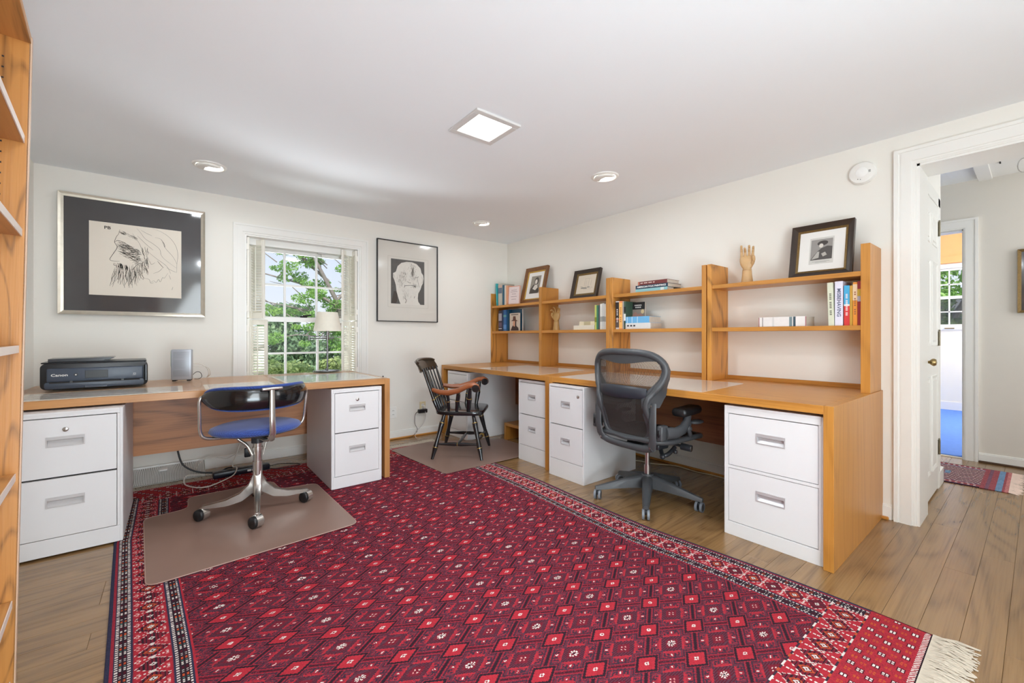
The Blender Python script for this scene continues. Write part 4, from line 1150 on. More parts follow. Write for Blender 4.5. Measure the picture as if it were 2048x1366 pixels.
# ------------------------------------------------------------------ shelf units on the shelf wall (local: front faces -X, built in world coordinates)
SX = -0.255
ZT = 1.575
def shelf_unit(label, ys, shelf_z, pairs):
    y_mid = (ys[0][0] + ys[-1][1]) / 2
    t = thing('oak_shelf_unit', label, 'shelf unit', (0, 0, 0), 0, 'desktop shelf units along the wall')
    for i, (a, b_) in enumerate(ys):
        m = MB(); low = ZD if not pairs.get(i) else pairs[i]
        m.box(SX, -0.002, b_, a, low, ZT, 0.0012); finish('upright', m, oakg if i == 0 else oak['z'], t)
    for i in range(len(ys) - 1):
        y0, y1 = ys[i][1], ys[i + 1][0]
        for z in shelf_z:
            m = MB(); m.box(SX + 0.006, -0.02, y1, y0, z - 0.027, z, 0.0012); finish('shelf', m, oak['y'], t)
        m = MB(); m.box(-0.022, -0.004, y1, y0, ZD, ZD + 0.028, 0.001); finish('back_rail', m, oak['y'], t)
    return t
shelf_unit('oak shelf unit of two bays on the corner desk', [(-0.002, -0.020), (-0.868, -0.905), (-1.752, -1.788)], (1.122, 1.425), {})
shelf_unit('single bay oak shelf unit between the corner unit and the tall hand', [(-1.792, -1.826), (-2.622, -2.654)], (1.122, 1.425), {})
shelf_unit('single bay oak shelf unit nearest the doorway', [(-2.662, -2.695), (-3.530, -3.572)], (1.122, 1.425), {})

# ------------------------------------------------------------------ books
def book(label, y, x, z, th, h, dep, cover, pages=True, lie=False, group=None, title=None, tcol=(240, 238, 232), bands=(), lean=0.0, face=None, spine_len=None, rzoff=0.0, tsize=None, soft=True):
    """upright: spine faces -X, thickness along y (centre y), height h, dep towards the wall. lying: spine faces -X, spine length h along y, thickness th in z"""
    t = thing('book', label, 'book', (x, y, z), -PI / 2 + rzoff, group, ry=lean)
    cm = flatc(cover)
    c = 0.0022
    if not lie:
        m = MB(); m.box(-th / 2, th / 2, 0, 0.003, 0, h, 0.001); m.box(-th / 2, -th / 2 + c, 0.002, dep, 0, h, 0.0005); m.box(th / 2 - c, th / 2, 0.002, dep, 0, h, 0.0005)
        finish('cover', m, cm, t)
        m = MB(); m.box(-th / 2 + c, th / 2 - c, 0.003, dep - 0.004, 0.003, h - 0.003); finish('pages', m, pagesm, t)
        for (a, b_, bc) in bands:
            m = MB(); m.box(-th / 2 - 0.0002, th / 2 + 0.0002, -0.0004, 0.0015, a * h, b_ * h); finish('spine_band', m, flatc(bc), t)
        if title and title[0] == '#':
            m = MB(); n_ = int(title[1:])
            for k in range(n_):
                if k % 5 != 3: m.box(-th * 0.18, th * 0.18, -0.0009, -0.0004, h * (0.25 + 0.55 * k / n_), h * (0.25 + 0.55 * (k + 0.6) / n_))
            o_ = finish('spine_marks', m, flatc(tcol), t); o_['kind'] = 'stuff'
        elif title: lettering(title, tsize or th * 0.6, flatc(tcol), t, (0, -0.0007, h * 0.52), (PI / 2, R(90), 0))
    else:
        m = MB(); m.box(-h / 2, h / 2, 0, 0.003, 0, th, 0.001); m.box(-h / 2, h / 2, 0.002, dep, 0, c, 0.0005); m.box(-h / 2, h / 2, 0.002, dep, th - c, th, 0.0005)
        finish('cover', m, cm, t)
        m = MB(); m.box(-h / 2 + 0.003, h / 2 - 0.003, 0.003, dep - 0.004, c, th - c); finish('pages', m, pagesm, t)
        for (a, b_, bc) in bands:
            m = MB(); m.box(-h / 2 + a * h, -h / 2 + b_ * h, -0.0004, 0.0015, -0.0002 + 0.001, th - 0.001); finish('spine_band', m, flatc(bc), t)
        if title and title[0] == '#':
            m = MB(); n_ = int(title[1:])
            for k in range(n_):
                if k % 5 != 3: m.box(h * (-0.4 + 0.5 * k / n_), h * (-0.4 + 0.5 * (k + 0.6) / n_), -0.0009, -0.0004, th * 0.42, th * 0.68)
            o_ = finish('spine_marks', m, flatc(tcol), t); o_['kind'] = 'stuff'
        elif title: lettering(title, tsize or th * 0.5, flatc(tcol), t, (0, -0.0007, th * 0.5), (PI / 2, 0, 0))
    return t
BX = -0.225
G1, G2, G3, G4 = 'books in the corner bay', 'books in the second bay', 'books in the third bay', 'books in the bay nearest the doorway'
Z1, Z2 = 1.122, 1.425
# corner bay, top shelf
book('thin turquoise book leaning at the corner end of the top shelf', -0.085, BX, Z2, 0.014, 0.27, 0.16, (64, 178, 186), lean=R(-4), group=G1)
book('grey clothbound book with slate label beside the turquoise book', -0.150, BX, Z2, 0.070, 0.262, 0.19, (190, 184, 170), bands=((0.55, 0.80, (92, 108, 128)), (0.82, 0.92, (206, 176, 158))), group=G1)
book('dark teal book beside the thick grey clothbound book', -0.215, BX, Z2, 0.030, 0.238, 0.17, (36, 92, 116), group=G1)
book('slim white spined book next to the dark teal book', -0.248, BX, Z2, 0.022, 0.232, 0.16, (222, 214, 200), group=G1)
book('slim peach spined book touching the face-out pink book', -0.275, BX, Z2, 0.020, 0.228, 0.16, (222, 168, 132), group=G1)
t = thing('book', 'pinkish white book standing face out against the walnut portrait frame', 'book', (-0.20, -0.375, Z2), -PI / 2 + R(12), G1, rx=-0.06)
m = MB(); m.box(-0.085, 0.085, 0, 0.002, 0, 0.215, 0.0008); m.box(-0.085, 0.085, 0.016, 0.018, 0, 0.215, 0.0008); m.box(-0.085, -0.083, 0, 0.018, 0, 0.215); finish('cover', m, flatc((206, 138, 112)), t)
m = MB(); m.box(-0.083, 0.082, 0.002, 0.016, 0.003, 0.212); finish('pages', m, pagesm, t)
m = MB(); m.box(-0.076, 0.078, -0.0008, 0, 0.008, 0.207); finish('cover_sheet', m, flatc((222, 206, 204)), t)
m = MB()
for k, (zz, ww) in enumerate(((0.165, 0.04), (0.145, 0.05), (0.12, 0.03), (0.09, 0.045), (0.06, 0.035))): m.box(-ww, ww, -0.0012, -0.0008, zz, zz + 0.005)
finish('cover_text', m, flatc((150, 130, 132)), t)
# corner bay, middle shelf
book('thick dark purple book with white spine marks, first in the corner bay', -0.125, BX + 0.02, Z1, 0.062, 0.245, 0.17, (52, 44, 56), group=G1, bands=((0.10, 0.14, (200, 196, 200)), (0.2, 0.42, (96, 78, 96)), (0.5, 0.86, (168, 160, 168))))
book('navy blue book between the purple and the bright blue books', -0.172, BX + 0.02, Z1, 0.030, 0.250, 0.17, (28, 44, 78), group=G1)
book('bright blue thick book in the corner bay', -0.218, BX + 0.02, Z1, 0.055, 0.250, 0.18, (44, 96, 150), group=G1, bands=((0.1, 0.3, (86, 136, 190)), (0.66, 0.76, (90, 150, 150))))
book('tall dark teal book with wide cover behind the hat portrait book', -0.262, BX + 0.03, Z1, 0.022, 0.252, 0.19, (20, 68, 96), group=G1)
t = thing('book', 'dark teal book standing face out behind the hat portrait paperback', 'book', (-0.155, -0.375, Z1), -PI / 2, G1)
m = MB(); m.box(-0.10, 0.10, 0, 0.002, 0, 0.25, 0.0008); m.box(-0.10, 0.10, 0.02, 0.022, 0, 0.25, 0.0008); m.box(-0.10, -0.098, 0, 0.022, 0, 0.25); finish('cover', m, flatc((22, 72, 100)), t)
m = MB(); m.box(-0.098, 0.097, 0.002, 0.020, 0.003, 0.247); finish('pages', m, pagesm, t)
t = thing('book', 'paperback standing face out with a portrait in a brown hat', 'book', (-0.195, -0.385, Z1), -PI / 2, G1)
m = MB(); m.box(-0.088, 0.088, 0, 0.0015, 0, 0.205, 0.0006); m.box(-0.088, 0.088, 0.014, 0.0155, 0, 0.205, 0.0006); m.box(-0.088, -0.0865, 0, 0.0155, 0, 0.205); finish('cover', m, flatc((200, 184, 168)), t)
m = MB(); m.box(-0.0865, 0.086, 0.0015, 0.014, 0.002, 0.203); finish('pages', m, pagesm, t)
def flat2d(nm, polys, mat, parent, y=-0.0006, th=0.0004, s=1.0, ox=0, oz=0):
    m = MB()
    for p in polys: m.prism([(ox + a * s, oz + b_ * s) for a, b_ in p], y - th, y, 'y')
    return finish(nm, m, mat, parent)
def ell(cx, cz, rx, rz, n=16, a0=0, a1=2 * PI, rot=0):
    out = []
    for k in range(n):
        a = a0 + (a1 - a0) * k / (n if a1 - a0 > 6.2 else n - 1)
        x, z = rx * math.cos(a), rz * math.sin(a)
        out.append((cx + x * math.cos(rot) - z * math.sin(rot), cz + x * math.sin(rot) + z * math.cos(rot)))
    return out
flat2d('cover_coat', [[(-0.07, 0.004), (0.078, 0.004), (0.072, 0.035), (0.045, 0.05), (0.02, 0.075), (-0.02, 0.07), (-0.045, 0.045)]], flatc((58, 38, 36)), t)
flat2d('cover_face', [ell(0.0, 0.085, 0.026, 0.036)], flatc((206, 150, 122)), t, -0.0011)
flat2d('cover_hair', [[(0.012, 0.05), (0.034, 0.05), (0.036, 0.12), (0.016, 0.12)]], flatc((50, 36, 34)), t, -0.0016)
flat2d('cover_hat', [[(-0.06, 0.115), (0.068, 0.112), (0.03, 0.128), (0.024, 0.168), (-0.02, 0.168), (-0.026, 0.128)]], flatc((96, 58, 44)), t, -0.0021)
flat2d('cover_title', [[(-0.06, 0.182), (0.07, 0.182), (0.07, 0.193), (-0.06, 0.193)]], flatc((110, 96, 90)), t)
# second bay, lower shelf
book('cream book lying flat at the bottom of the pair in the second bay', -1.455, BX + 0.01, Z1, 0.042, 0.26, 0.15, (232, 226, 210), lie=True, group=G2)
book('slim yellowish book lying on top of the cream one in the second bay', -1.490, BX + 0.02, Z1 + 0.042, 0.036, 0.20, 0.14, (226, 214, 184), lie=True, group=G2, bands=((0.3, 0.7, (190, 176, 140)),))
ys = [(-1.600, 0.020, (196, 204, 110), 0.226, 'yellow green spine beside the lying cream books'), (-1.621, 0.020, (66, 130, 96), 0.222, 'green spine in the second bay row'), (-1.641, 0.016, (70, 74, 84), 0.222, 'slim slate spine in the second bay row'),
      (-1.664, 0.026, (222, 222, 216), 0.235, 'wide white spine in the second bay row'), (-1.690, 0.022, (206, 208, 206), 0.238, 'pale grey spine in the second bay row'), (-1.711, 0.016, (230, 230, 226), 0.232, 'slim white spine near the upright in the second bay'), (-1.732, 0.022, (66, 62, 60), 0.240, 'dark brown spine against the upright in the second bay')]
for yy, th, c, h, lab in ys: book('upright book, ' + lab, yy, BX + 0.01, Z1, th, h, 0.15, c, group=G2, bands=((0.3, 0.5, tuple(max(0, v - 60) for v in c)),) if sum(c) > 300 else ())
# third bay
book('black and white spined book first in the third bay', -1.852, BX, Z1, 0.034, 0.245, 0.15, (214, 208, 204), group=G3, bands=((0.06, 0.34, (96, 86, 84)), (0.30, 0.36, (180, 60, 60)), (0.38, 0.96, (52, 48, 50))), title='#9', tcol=(236, 232, 230), tsize=0.03)
book('orange and yellow spined book in the third bay', -1.888, BX, Z1, 0.034, 0.243, 0.15, (240, 150, 100), group=G3, bands=((0.03, 0.94, (246, 190, 110)),), title='#8', tcol=(186, 120, 60), tsize=0.014)
book('slim grey spine beside the orange spine', -1.913, BX, Z1, 0.014, 0.240, 0.15, (168, 160, 156), group=G3)
book('slim green and black spine touching the face-out paperback', -1.930, BX, Z1, 0.018, 0.238, 0.15, (66, 92, 74), group=G3, bands=((0.3, 0.55, (230, 230, 226)), (0.6, 0.8, (30, 32, 34))))
t = thing('book', 'face-out paperback with black title panel and brown picture, third bay', 'book', (-0.13, -1.995, Z1), -PI / 2, G3, rx=-0.03)
m = MB(); m.box(-0.066, 0.066, 0, 0.0015, 0, 0.232, 0.0006); m.box(-0.066, 0.066, 0.022, 0.0235, 0, 0.232, 0.0006); m.box(-0.066, -0.0645, 0, 0.0235, 0, 0.232); finish('cover', m, flatc((150, 136, 124)), t)
m = MB(); m.box(-0.0645, 0.064, 0.0015, 0.022, 0.002, 0.23); finish('pages', m, pagesm, t)
flat2d('title_panel', [[(-0.066, 0.17), (0.066, 0.17), (0.066, 0.232), (-0.066, 0.232)]], flatc((40, 38, 38)), t)
flat2d('title_marks', [[(-0.035 + 0.012 * k, 0.2), (-0.027 + 0.012 * k, 0.2), (-0.027 + 0.012 * k, 0.21), (-0.035 + 0.012 * k, 0.21)] for k in range(6)] + [[(-0.028 + 0.012 * k, 0.182), (-0.020 + 0.012 * k, 0.182), (-0.020 + 0.012 * k, 0.192), (-0.028 + 0.012 * k, 0.192)] for k in range(5)], paperw, t, -0.0012)['kind'] = 'stuff'
flat2d('award_seal', [ell(0.045, 0.15, 0.016, 0.019)], flatc((224, 200, 150)), t, -0.0012)
flat2d('cover_scene', [[(-0.06, 0.12), (-0.03, 0.15), (0.0, 0.13), (0.03, 0.135), (0.06, 0.11), (0.06, 0.09), (-0.06, 0.09)]], flatc((178, 134, 120)), t)
book('thick white book lying under the light blue book', -2.055, BX, Z1, 0.050, 0.25, 0.17, (222, 222, 222), lie=True, group=G3, title='#4', tcol=(60, 60, 66), tsize=0.030, rzoff=0.0)
book('light blue dust jacketed book lying on the thick white book', -2.050, BX, Z1 + 0.050, 0.054, 0.24, 0.17, (110, 178, 226), lie=True, group=G3, bands=((0.1, 0.12, (220, 236, 246)), (0.3, 0.32, (220, 236, 246)), (0.52, 0.54, (220, 236, 246))))
book('pale blue paperback lying lowest of three on the top shelf', -2.185, BX, Z2, 0.027, 0.292, 0.10, (142, 190, 196), lie=True, group=G3, bands=((0.80, 0.90, (214, 222, 220)),))
book('navy book lying between the pale blue and maroon books', -2.187, BX, Z2 + 0.027, 0.030, 0.296, 0.20, (30, 54, 74), lie=True, group=G3, title='AMERICAN FOLK PAINTINGS', tcol=(240, 240, 238), tsize=0.0205)
book('maroon book lying on top of the pile of three', -2.195, BX, Z2 + 0.057, 0.030, 0.268, 0.18, (112, 52, 50), lie=True, group=G3, bands=((0.02, 0.05, (220, 140, 110)),), title='#16', tcol=(240, 226, 216), tsize=0.015)
# bay nearest the doorway
book('white hardback lying alone on the shelf nearest the doorway', -3.128, BX, Z1, 0.062, 0.268, 0.16, (232, 228, 226), lie=True, group=G4, bands=((0.66, 0.72, (120, 140, 146)), (0.74, 0.79, (60, 80, 92)), (0.30, 0.34, (214, 212, 210)), (0.0, 0.015, (170, 104, 110)), (0.98, 1.0, (176, 120, 124)), (0.08, 0.095, (110, 108, 108))))
book('pale green book leaning at the start of the colourful row', -3.388, BX, Z1, 0.028, 0.255, 0.16, (214, 218, 196), group=G4, lean=R(-1.5), title='#14', tcol=(110, 110, 96), tsize=0.011)
book('white book with MISBEHAVING lettered on the spine', -3.424, BX, Z1, 0.038, 0.258, 0.17, (226, 224, 240), group=G4, title='MISBEHAVING', tcol=(84, 92, 120), tsize=0.026)
book('blue and red spined paperback in the colourful row', -3.461, BX, Z1, 0.026, 0.230, 0.15, (212, 56, 56), group=G4, bands=((0.53, 1.0, (70, 168, 214)), (0.49, 0.53, (226, 226, 226))), title='#18', tcol=(236, 226, 226), tsize=0.011)
book('slim mustard spined book in the colourful row', -3.481, BX, Z1, 0.013, 0.228, 0.15, (196, 150, 56), group=G4)
book('orange and white spined book in the colourful row', -3.499, BX, Z1, 0.020, 0.246, 0.15, (226, 144, 50), group=G4, bands=((0.58, 0.95, (226, 196, 160)),), title='#11', tcol=(150, 90, 60), tsize=0.01)
book('dark red spined book against the last upright', -3.520, BX, Z1, 0.020, 0.250, 0.15, (160, 44, 46), group=G4, bands=((0.66, 0.82, (214, 180, 60)), (0.54, 0.66, (190, 186, 200))))

# ------------------------------------------------------------------ framed pictures on the shelves
def lean_frame(name, label, loc, w, h, fr, fm, inner, im, matm, iw, ih, tilt, cat='picture', dz=0.0, rz=-PI / 2):
    t = thing(name, label, cat, loc, rz, None, rx=-tilt)
    m = MB(); m.ring(-w / 2, w / 2, 0, h, fr * 0.45, -0.030, 0, -0.022); m.ring(-w / 2 + fr * 0.45, w / 2 - fr * 0.45, fr * 0.45, h - fr * 0.45, fr * 0.55, -0.022, 0, -0.014)
    finish('frame', m, fm, t)
    m = MB(); m.ring(-w / 2 + fr, w / 2 - fr, fr, h - fr, inner, -0.016, -0.002, -0.011); finish('gilt_slip', m, im, t)
    m = MB(); m.box(-w / 2 + fr * 0.5, w / 2 - fr * 0.5, -0.009, -0.002, fr * 0.5, h - fr * 0.5); finish('mount', m, matm, t)
    return t
t = lean_frame('framed_portrait_print', 'walnut framed portrait print with gold slip leaning in the corner bay', (-0.135, -0.625, Z2), 0.365, 0.42, 0.042, frameb, 0.014, gilt, paperw, 0, 0, 0.24)
y0 = -0.0092
flat2d('print_ground', [[(-0.075, 0.115), (0.085, 0.115), (0.085, 0.32), (-0.075, 0.32)]], flatc((150, 142, 130)), t, y0)
flat2d('print_dress', [[(-0.07, 0.115), (-0.065, 0.17), (-0.03, 0.215), (0.03, 0.225), (0.06, 0.2), (0.078, 0.14), (0.07, 0.115)]], flatc((72, 66, 60)), t, y0 - 0.0006)
flat2d('print_lace', [[(-0.03, 0.17), (0.0, 0.215), (0.04, 0.218), (0.055, 0.18), (0.02, 0.15)]], flatc((214, 208, 198)), t, y0 - 0.0012)
flat2d('print_hair', [ell(0.022, 0.258, 0.036, 0.045)], flatc((84, 76, 70)), t, y0 - 0.0012)
flat2d('print_face', [ell(0.016, 0.250, 0.019, 0.027)], flatc((220, 212, 202)), t, y0 - 0.0018)
t = lean_frame('framed_ship_sketch', 'dark frame with a faint harbour sketch leaning in the second bay', (-0.13, -1.385, Z2), 0.335, 0.295, 0.034, framed, 0.018, gilt2, pbr('aged_paper', (214, 202, 184), 0.7, noise=0.04), 0, 0, 0.26)
m = MB()
for x0, x1, z0, z1 in ((-0.02, 0.06, 0.205, 0.2062), (-0.02, -0.0188, 0.13, 0.205), (0.0, 0.0012, 0.12, 0.19), (0.03, 0.0312, 0.12, 0.2), (0.06, 0.0612, 0.13, 0.19), (-0.07, 0.09, 0.108, 0.1095), (-0.05, 0.03, 0.115, 0.1165), (-0.07, -0.04, 0.122, 0.126), (-0.03, 0.07, 0.095, 0.0962), (0.02, 0.05, 0.112, 0.12)):
    m.box(x0, x1, y0 - 0.0004, y0, z0, z1)
m.prism([(-0.06, 0.105), (0.02, 0.1), (0.01, 0.112), (-0.055, 0.116)], y0 - 0.0006, y0, 'y')
finish('sketch_lines', m, flatc((130, 126, 118)), t)
t = lean_frame('framed_engraving', 'dark frame with gilt slip around a small cavalier engraving, leaning nearest the doorway', (-0.125, -3.305, Z2), 0.325, 0.345, 0.032, framed, 0.012, gilt2, paperw, 0, 0, 0.22)
flat2d('plate_sheet', [[(-0.063, 0.085), (0.063, 0.085), (0.063, 0.258), (-0.063, 0.258)]], flatc((206, 204, 198)), t, y0)
flat2d('print_ground', [[(-0.056, 0.112), (0.056, 0.112), (0.056, 0.246), (-0.056, 0.246)]], flatc((150, 146, 142)), t, y0 - 0.0006)
flat2d('print_cloak', [[(-0.056, 0.112), (-0.04, 0.14), (-0.02, 0.168), (0.0, 0.186), (0.03, 0.198), (0.056, 0.192), (0.056, 0.112)]], flatc((84, 80, 78)), t, y0 - 0.0012)
flat2d('print_sleeve', [[(-0.05, 0.116), (-0.012, 0.125), (-0.01, 0.165), (-0.02, 0.165)], [(0.0, 0.15), (0.02, 0.16), (0.03, 0.14), (0.01, 0.13)]], flatc((176, 172, 166)), t, y0 - 0.0018)
flat2d('print_hat', [ell(0.005, 0.219, 0.028, 0.016, rot=0.1)], flatc((70, 66, 64)), t, y0 - 0.0018)
flat2d('print_face', [ell(-0.002, 0.203, 0.011, 0.014)], flatc((214, 208, 200)), t, y0 - 0.0024)
flat2d('caption', [[(-0.045, 0.1), (0.045, 0.1), (0.045, 0.102), (-0.045, 0.102)], [(-0.03, 0.094), (0.03, 0.094), (0.03, 0.0955), (-0.03, 0.0955)]], flatc((140, 138, 134)), t, y0 - 0.0006)

# ------------------------------------------------------------------ wall pictures over the window wall
t = thing('framed_etching', 'silver framed etching of a bearded profile on a black ground', 'picture', (-3.458, -0.002, 1.212))
m = MB(); m.ring(-0.402, 0.402, 0, 0.832, 0.013, -0.030, 0, -0.024); m.ring(-0.389, 0.389, 0.013, 0.819, 0.014, -0.024, 0, -0.020); finish('frame', m, silver, t)
m = MB(); m.box(-0.378, 0.378, -0.014, -0.003, 0.026, 0.806); finish('glazed_black_ground', m, matb, t)
m = MB(); m.box(-0.253, 0.254, -0.0152, -0.014, 0.14, 0.658); finish('etching_sheet', m, paper, t)
SX0, SZ0, SW, SH = -0.253, 0.14, 0.507, 0.518
def sk(px, py):
    """zoom pixel -> sheet coordinate (perspective of the zoomed crop undone)"""
    f = (px - 55) / (1548 - 55)
    top = 80 + (265 - 80) * f; bot = 1278 + (1335 - 1278) * f
    return (SX0 + SW * f, SZ0 + SH * (1 - (py - top) / (bot - top)))
def stroke(m, pts, w=0.0009, y=-0.0156):
    P = [sk(*p) for p in pts]
    # catmull-rom
    Q = []
    for i in range(len(P) - 1):
        p0, p1, p2, p3 = P[max(i - 1, 0)], P[i], P[i + 1], P[min(i + 2, len(P) - 1)]
        for k in range(5):
            t_ = k / 5
            Q.append(tuple(0.5 * ((2 * p1[j]) + (-p0[j] + p2[j]) * t_ + (2 * p0[j] - 5 * p1[j] + 4 * p2[j] - p3[j]) * t_ ** 2 + (-p0[j] + 3 * p1[j] - 3 * p2[j] + p3[j]) * t_ ** 3) for j in (0, 1)))
    Q.append(P[-1])
    n = len(Q)
    for i in range(n - 1):
        (a, b_), (c, d) = Q[i], Q[i + 1]
        dx, dz = c - a, d - b_; l = math.hypot(dx, dz) or 1
        ww = w * (0.5 + 0.7 * math.sin(PI * (i + 0.5) / n))
        nx_, nz_ = -dz / l * ww, dx / l * ww
        m.poly([(a - nx_, y, b_ - nz_), (c - nx_, y, d - nz_), (c + nx_, y, d + nz_), (a + nx_, y, b_ + nz_)])
mi, mg = MB(), MB()
for s_ in ([(520, 230), (500, 300), (470, 340), (440, 430), (480, 510), (430, 600), (372, 690), (375, 722), (440, 738), (520, 740)], [(435, 765), (430, 800), (480, 815)], [(440, 430), (490, 405), (560, 425), (640, 470), (700, 500)],
           [(660, 1130), (700, 1070), (760, 960), (740, 900)], [(800, 790), (740, 850), (720, 890)], [(1130, 730), (1180, 790), (1235, 845)], [(1200, 400), (1245, 460), (1260, 520)]): stroke(mi, s_, 0.0012)
for s_ in ([(1050, 215), (1200, 270), (1350, 370), (1450, 500), (1485, 640), (1470, 780), (1465, 920)], [(790, 210), (860, 290), (930, 380), (1060, 460), (1170, 550), (1195, 640), (1270, 720), (1460, 850)], [(860, 240), (950, 290), (1040, 330)],
           [(1090, 355), (1200, 395), (1260, 520), (1400, 670), (1470, 790)], [(800, 330), (960, 480), (1060, 560)], [(720, 290), (830, 450), (880, 560), (960, 660), (1000, 760)], [(980, 590), (1120, 700), (1290, 820), (1360, 940)],
           [(900, 1010), (990, 1030), (1020, 1090), (1070, 1080)], [(1060, 935), (1160, 900), (1220, 845)], [(1010, 740), (1030, 790), (1090, 760)], [(1330, 960), (1360, 1030)], [(1400, 1150), (1380, 1200)], [(1465, 920), (1380, 890), (1290, 840)],
           [(1020, 1080), (1070, 1050), (1110, 1080), (1150, 1030), (1180, 1070), (1220, 1000), (1250, 1010), (1310, 930)]): stroke(mg, s_, 0.0008)
rs3 = random.Random(12)
for k in range(46):      # beard
    x = 440 + k * 9 + rs3.uniform(-12, 12); y = rs3.uniform(800, 900) - (k % 7) * 5
    L_ = rs3.uniform(160, 330) * (1.0 if k < 36 else 0.7); dx = (x - 620) * 0.25 + rs3.uniform(-40, 40)
    stroke(mi if k % 3 == 0 else mg, [(x, y), (x + dx * 0.2 + rs3.uniform(-20, 20), y + L_ * 0.35), (x + dx * 0.6 + rs3.uniform(-24, 24), y + L_ * 0.7), (x + dx, min(1165, y + L_))], 0.0009)
for k in range(260):      # shaded brow and cheek
    f = rs3.random(); x = 490 + f * 330 + rs3.uniform(-30, 30); y = 490 + f * 170 + rs3.uniform(-85, 90 + 70 * f)
    stroke(mi if k % 2 else mg, [(x, y), (x + 28, y + rs3.uniform(-8, 20)), (x + 62, y + rs3.uniform(0, 36))], 0.0007)
for k in range(34):      # moustache
    x = 440 + rs3.uniform(0, 200); y = 750 + (x - 440) * 0.35 + rs3.uniform(-15, 25)
    stroke(mi, [(x, y), (x + 14, y + 35), (x + 10 + rs3.uniform(-10, 20), y + 75)], 0.0008)
for k in range(36):      # hair at the temple
    x = 860 + rs3.uniform(0, 110); y = 500 + rs3.uniform(0, 380)
    stroke(mg, [(x, y), (x - 20 + rs3.uniform(0, 40), y + 40), (x + 15, y + 90)], 0.0010)
for k in range(30):      # fringe on the forehead
    x = 500 + rs3.uniform(0, 260); y = 250 + (x - 500) * 0.45 + rs3.uniform(-25, 25)
    stroke(mg, [(x, y), (x + 25, y + 12), (x + 45, y + 30)], 0.0010)
finish('ink_lines', mi, inkm, t); finish('fine_ink_lines', mg, ink2, t)
px_, pz_ = sk(330, 200)
lettering('PB', 0.030, inkm, t, (px_, -0.0158, pz_), sx=1.1)

t = thing('framed_head_print', 'thin black framed lithograph of a bald head front on', 'picture', (-1.326, -0.002, 1.211))
m = MB(); m.ring(-0.340, 0.340, 0, 0.832, 0.008, -0.026, 0); finish('frame', m, blackm, t)
m = MB(); m.box(-0.333, 0.333, -0.012, -0.003, 0.007, 0.825); finish('glazed_mount', m, pbr('mount_board', (216, 212, 204), 0.12, noise=0.01), t)
m = MB(); m.ring(-0.225, 0.228, 0.148, 0.672, 0.003, -0.0125, -0.0115); finish('plate_line', m, flatc((190, 186, 176)), t)
m = MB(); m.box(-0.192, 0.182, -0.0127, -0.012, 0.186, 0.647); finish('dark_ground', m, matg, t)
def hd(px, py):
    f = (px - 250) / 500.0
    top = 362 + f * 66; bot = 1030 + f * 30
    return (-0.192 + 0.374 * f, 0.186 + 0.461 * (1 - (py - top) / (bot - top)))
head = [(390, 1100), (372, 1000), (350, 930), (330, 860), (320, 760), (300, 690), (280, 640), (280, 580), (305, 570), (320, 560), (345, 480), (400, 432), (480, 418), (560, 426), (630, 455), (690, 520), (705, 585), (730, 620), (738, 670), (728, 740), (708, 775), (690, 830), (655, 890), (648, 960), (655, 1010), (690, 1060), (640, 1095), (500, 1075)]
hm = flatc((218, 214, 206))
flat2d('head_shape', [[(hd(*p)[0], max(0.18, hd(*p)[1])) for p in head]], hm, t, -0.0128)
def stroke2(m, pts, w, y=-0.0137):
    P = [hd(*p) for p in pts]
    for (a, b_), (c, d) in zip(P, P[1:]):
        dx, dz = c - a, d - b_; l = math.hypot(dx, dz) or 1; nx_, nz_ = -dz / l * w, dx / l * w
        m.poly([(a - nx_, y, b_ - nz_), (c - nx_, y, d - nz_), (c + nx_, y, d + nz_), (a + nx_, y, b_ + nz_)])
mh, mk_ = MB(), MB()
stroke2(mh, [(445, 775), (480, 770), (540, 768), (610, 782)], 0.0022); stroke2(mh, [(440, 800), (452, 775), (450, 760)], 0.002); stroke2(mh, [(600, 770), (612, 800)], 0.002)
stroke2(mh, [(600, 650), (640, 655), (660, 640)], 0.002); stroke2(mh, [(640, 660), (650, 720), (670, 800)], 0.0014); stroke2(mh, [(490, 710), (505, 722), (540, 735)], 0.0018)
stroke2(mh, [(710, 640), (722, 700), (712, 745)], 0.001); stroke2(mh, [(290, 600), (300, 650)], 0.001); stroke2(mh, [(450, 950), (475, 990), (460, 1030)], 0.0026); stroke2(mh, [(600, 930), (590, 960)], 0.0022)
for k in range(420):
    c = rs3.choice(((560, 500, 45, 55), (570, 570, 25, 50), (400, 640, 80, 60), (390, 690, 70, 80), (600, 770, 40, 30), (470, 900, 60, 70), (580, 650, 60, 60), (430, 580, 60, 40)))
    x = c[0] + rs3.gauss(0, c[2] * 0.5); y = c[1] + rs3.gauss(0, c[3] * 0.5)
    stroke2(mk_, [(x, y), (x + rs3.uniform(-12, 12), y + rs3.uniform(10, 34))], rs3.uniform(0.0004, 0.0010) * (2.2 if c[0] in (560, 570) else 1))
finish('ink_features', mh, flatc((96, 92, 86)), t); finish('ink_shading', mk_, ink3, t)
flat2d('reflection_dark_shape', [[hd(255, 1020), hd(290, 850), hd(330, 850), hd(345, 900), hd(340, 990), hd(320, 1030)]], flatc((70, 62, 56)), t, -0.0128)
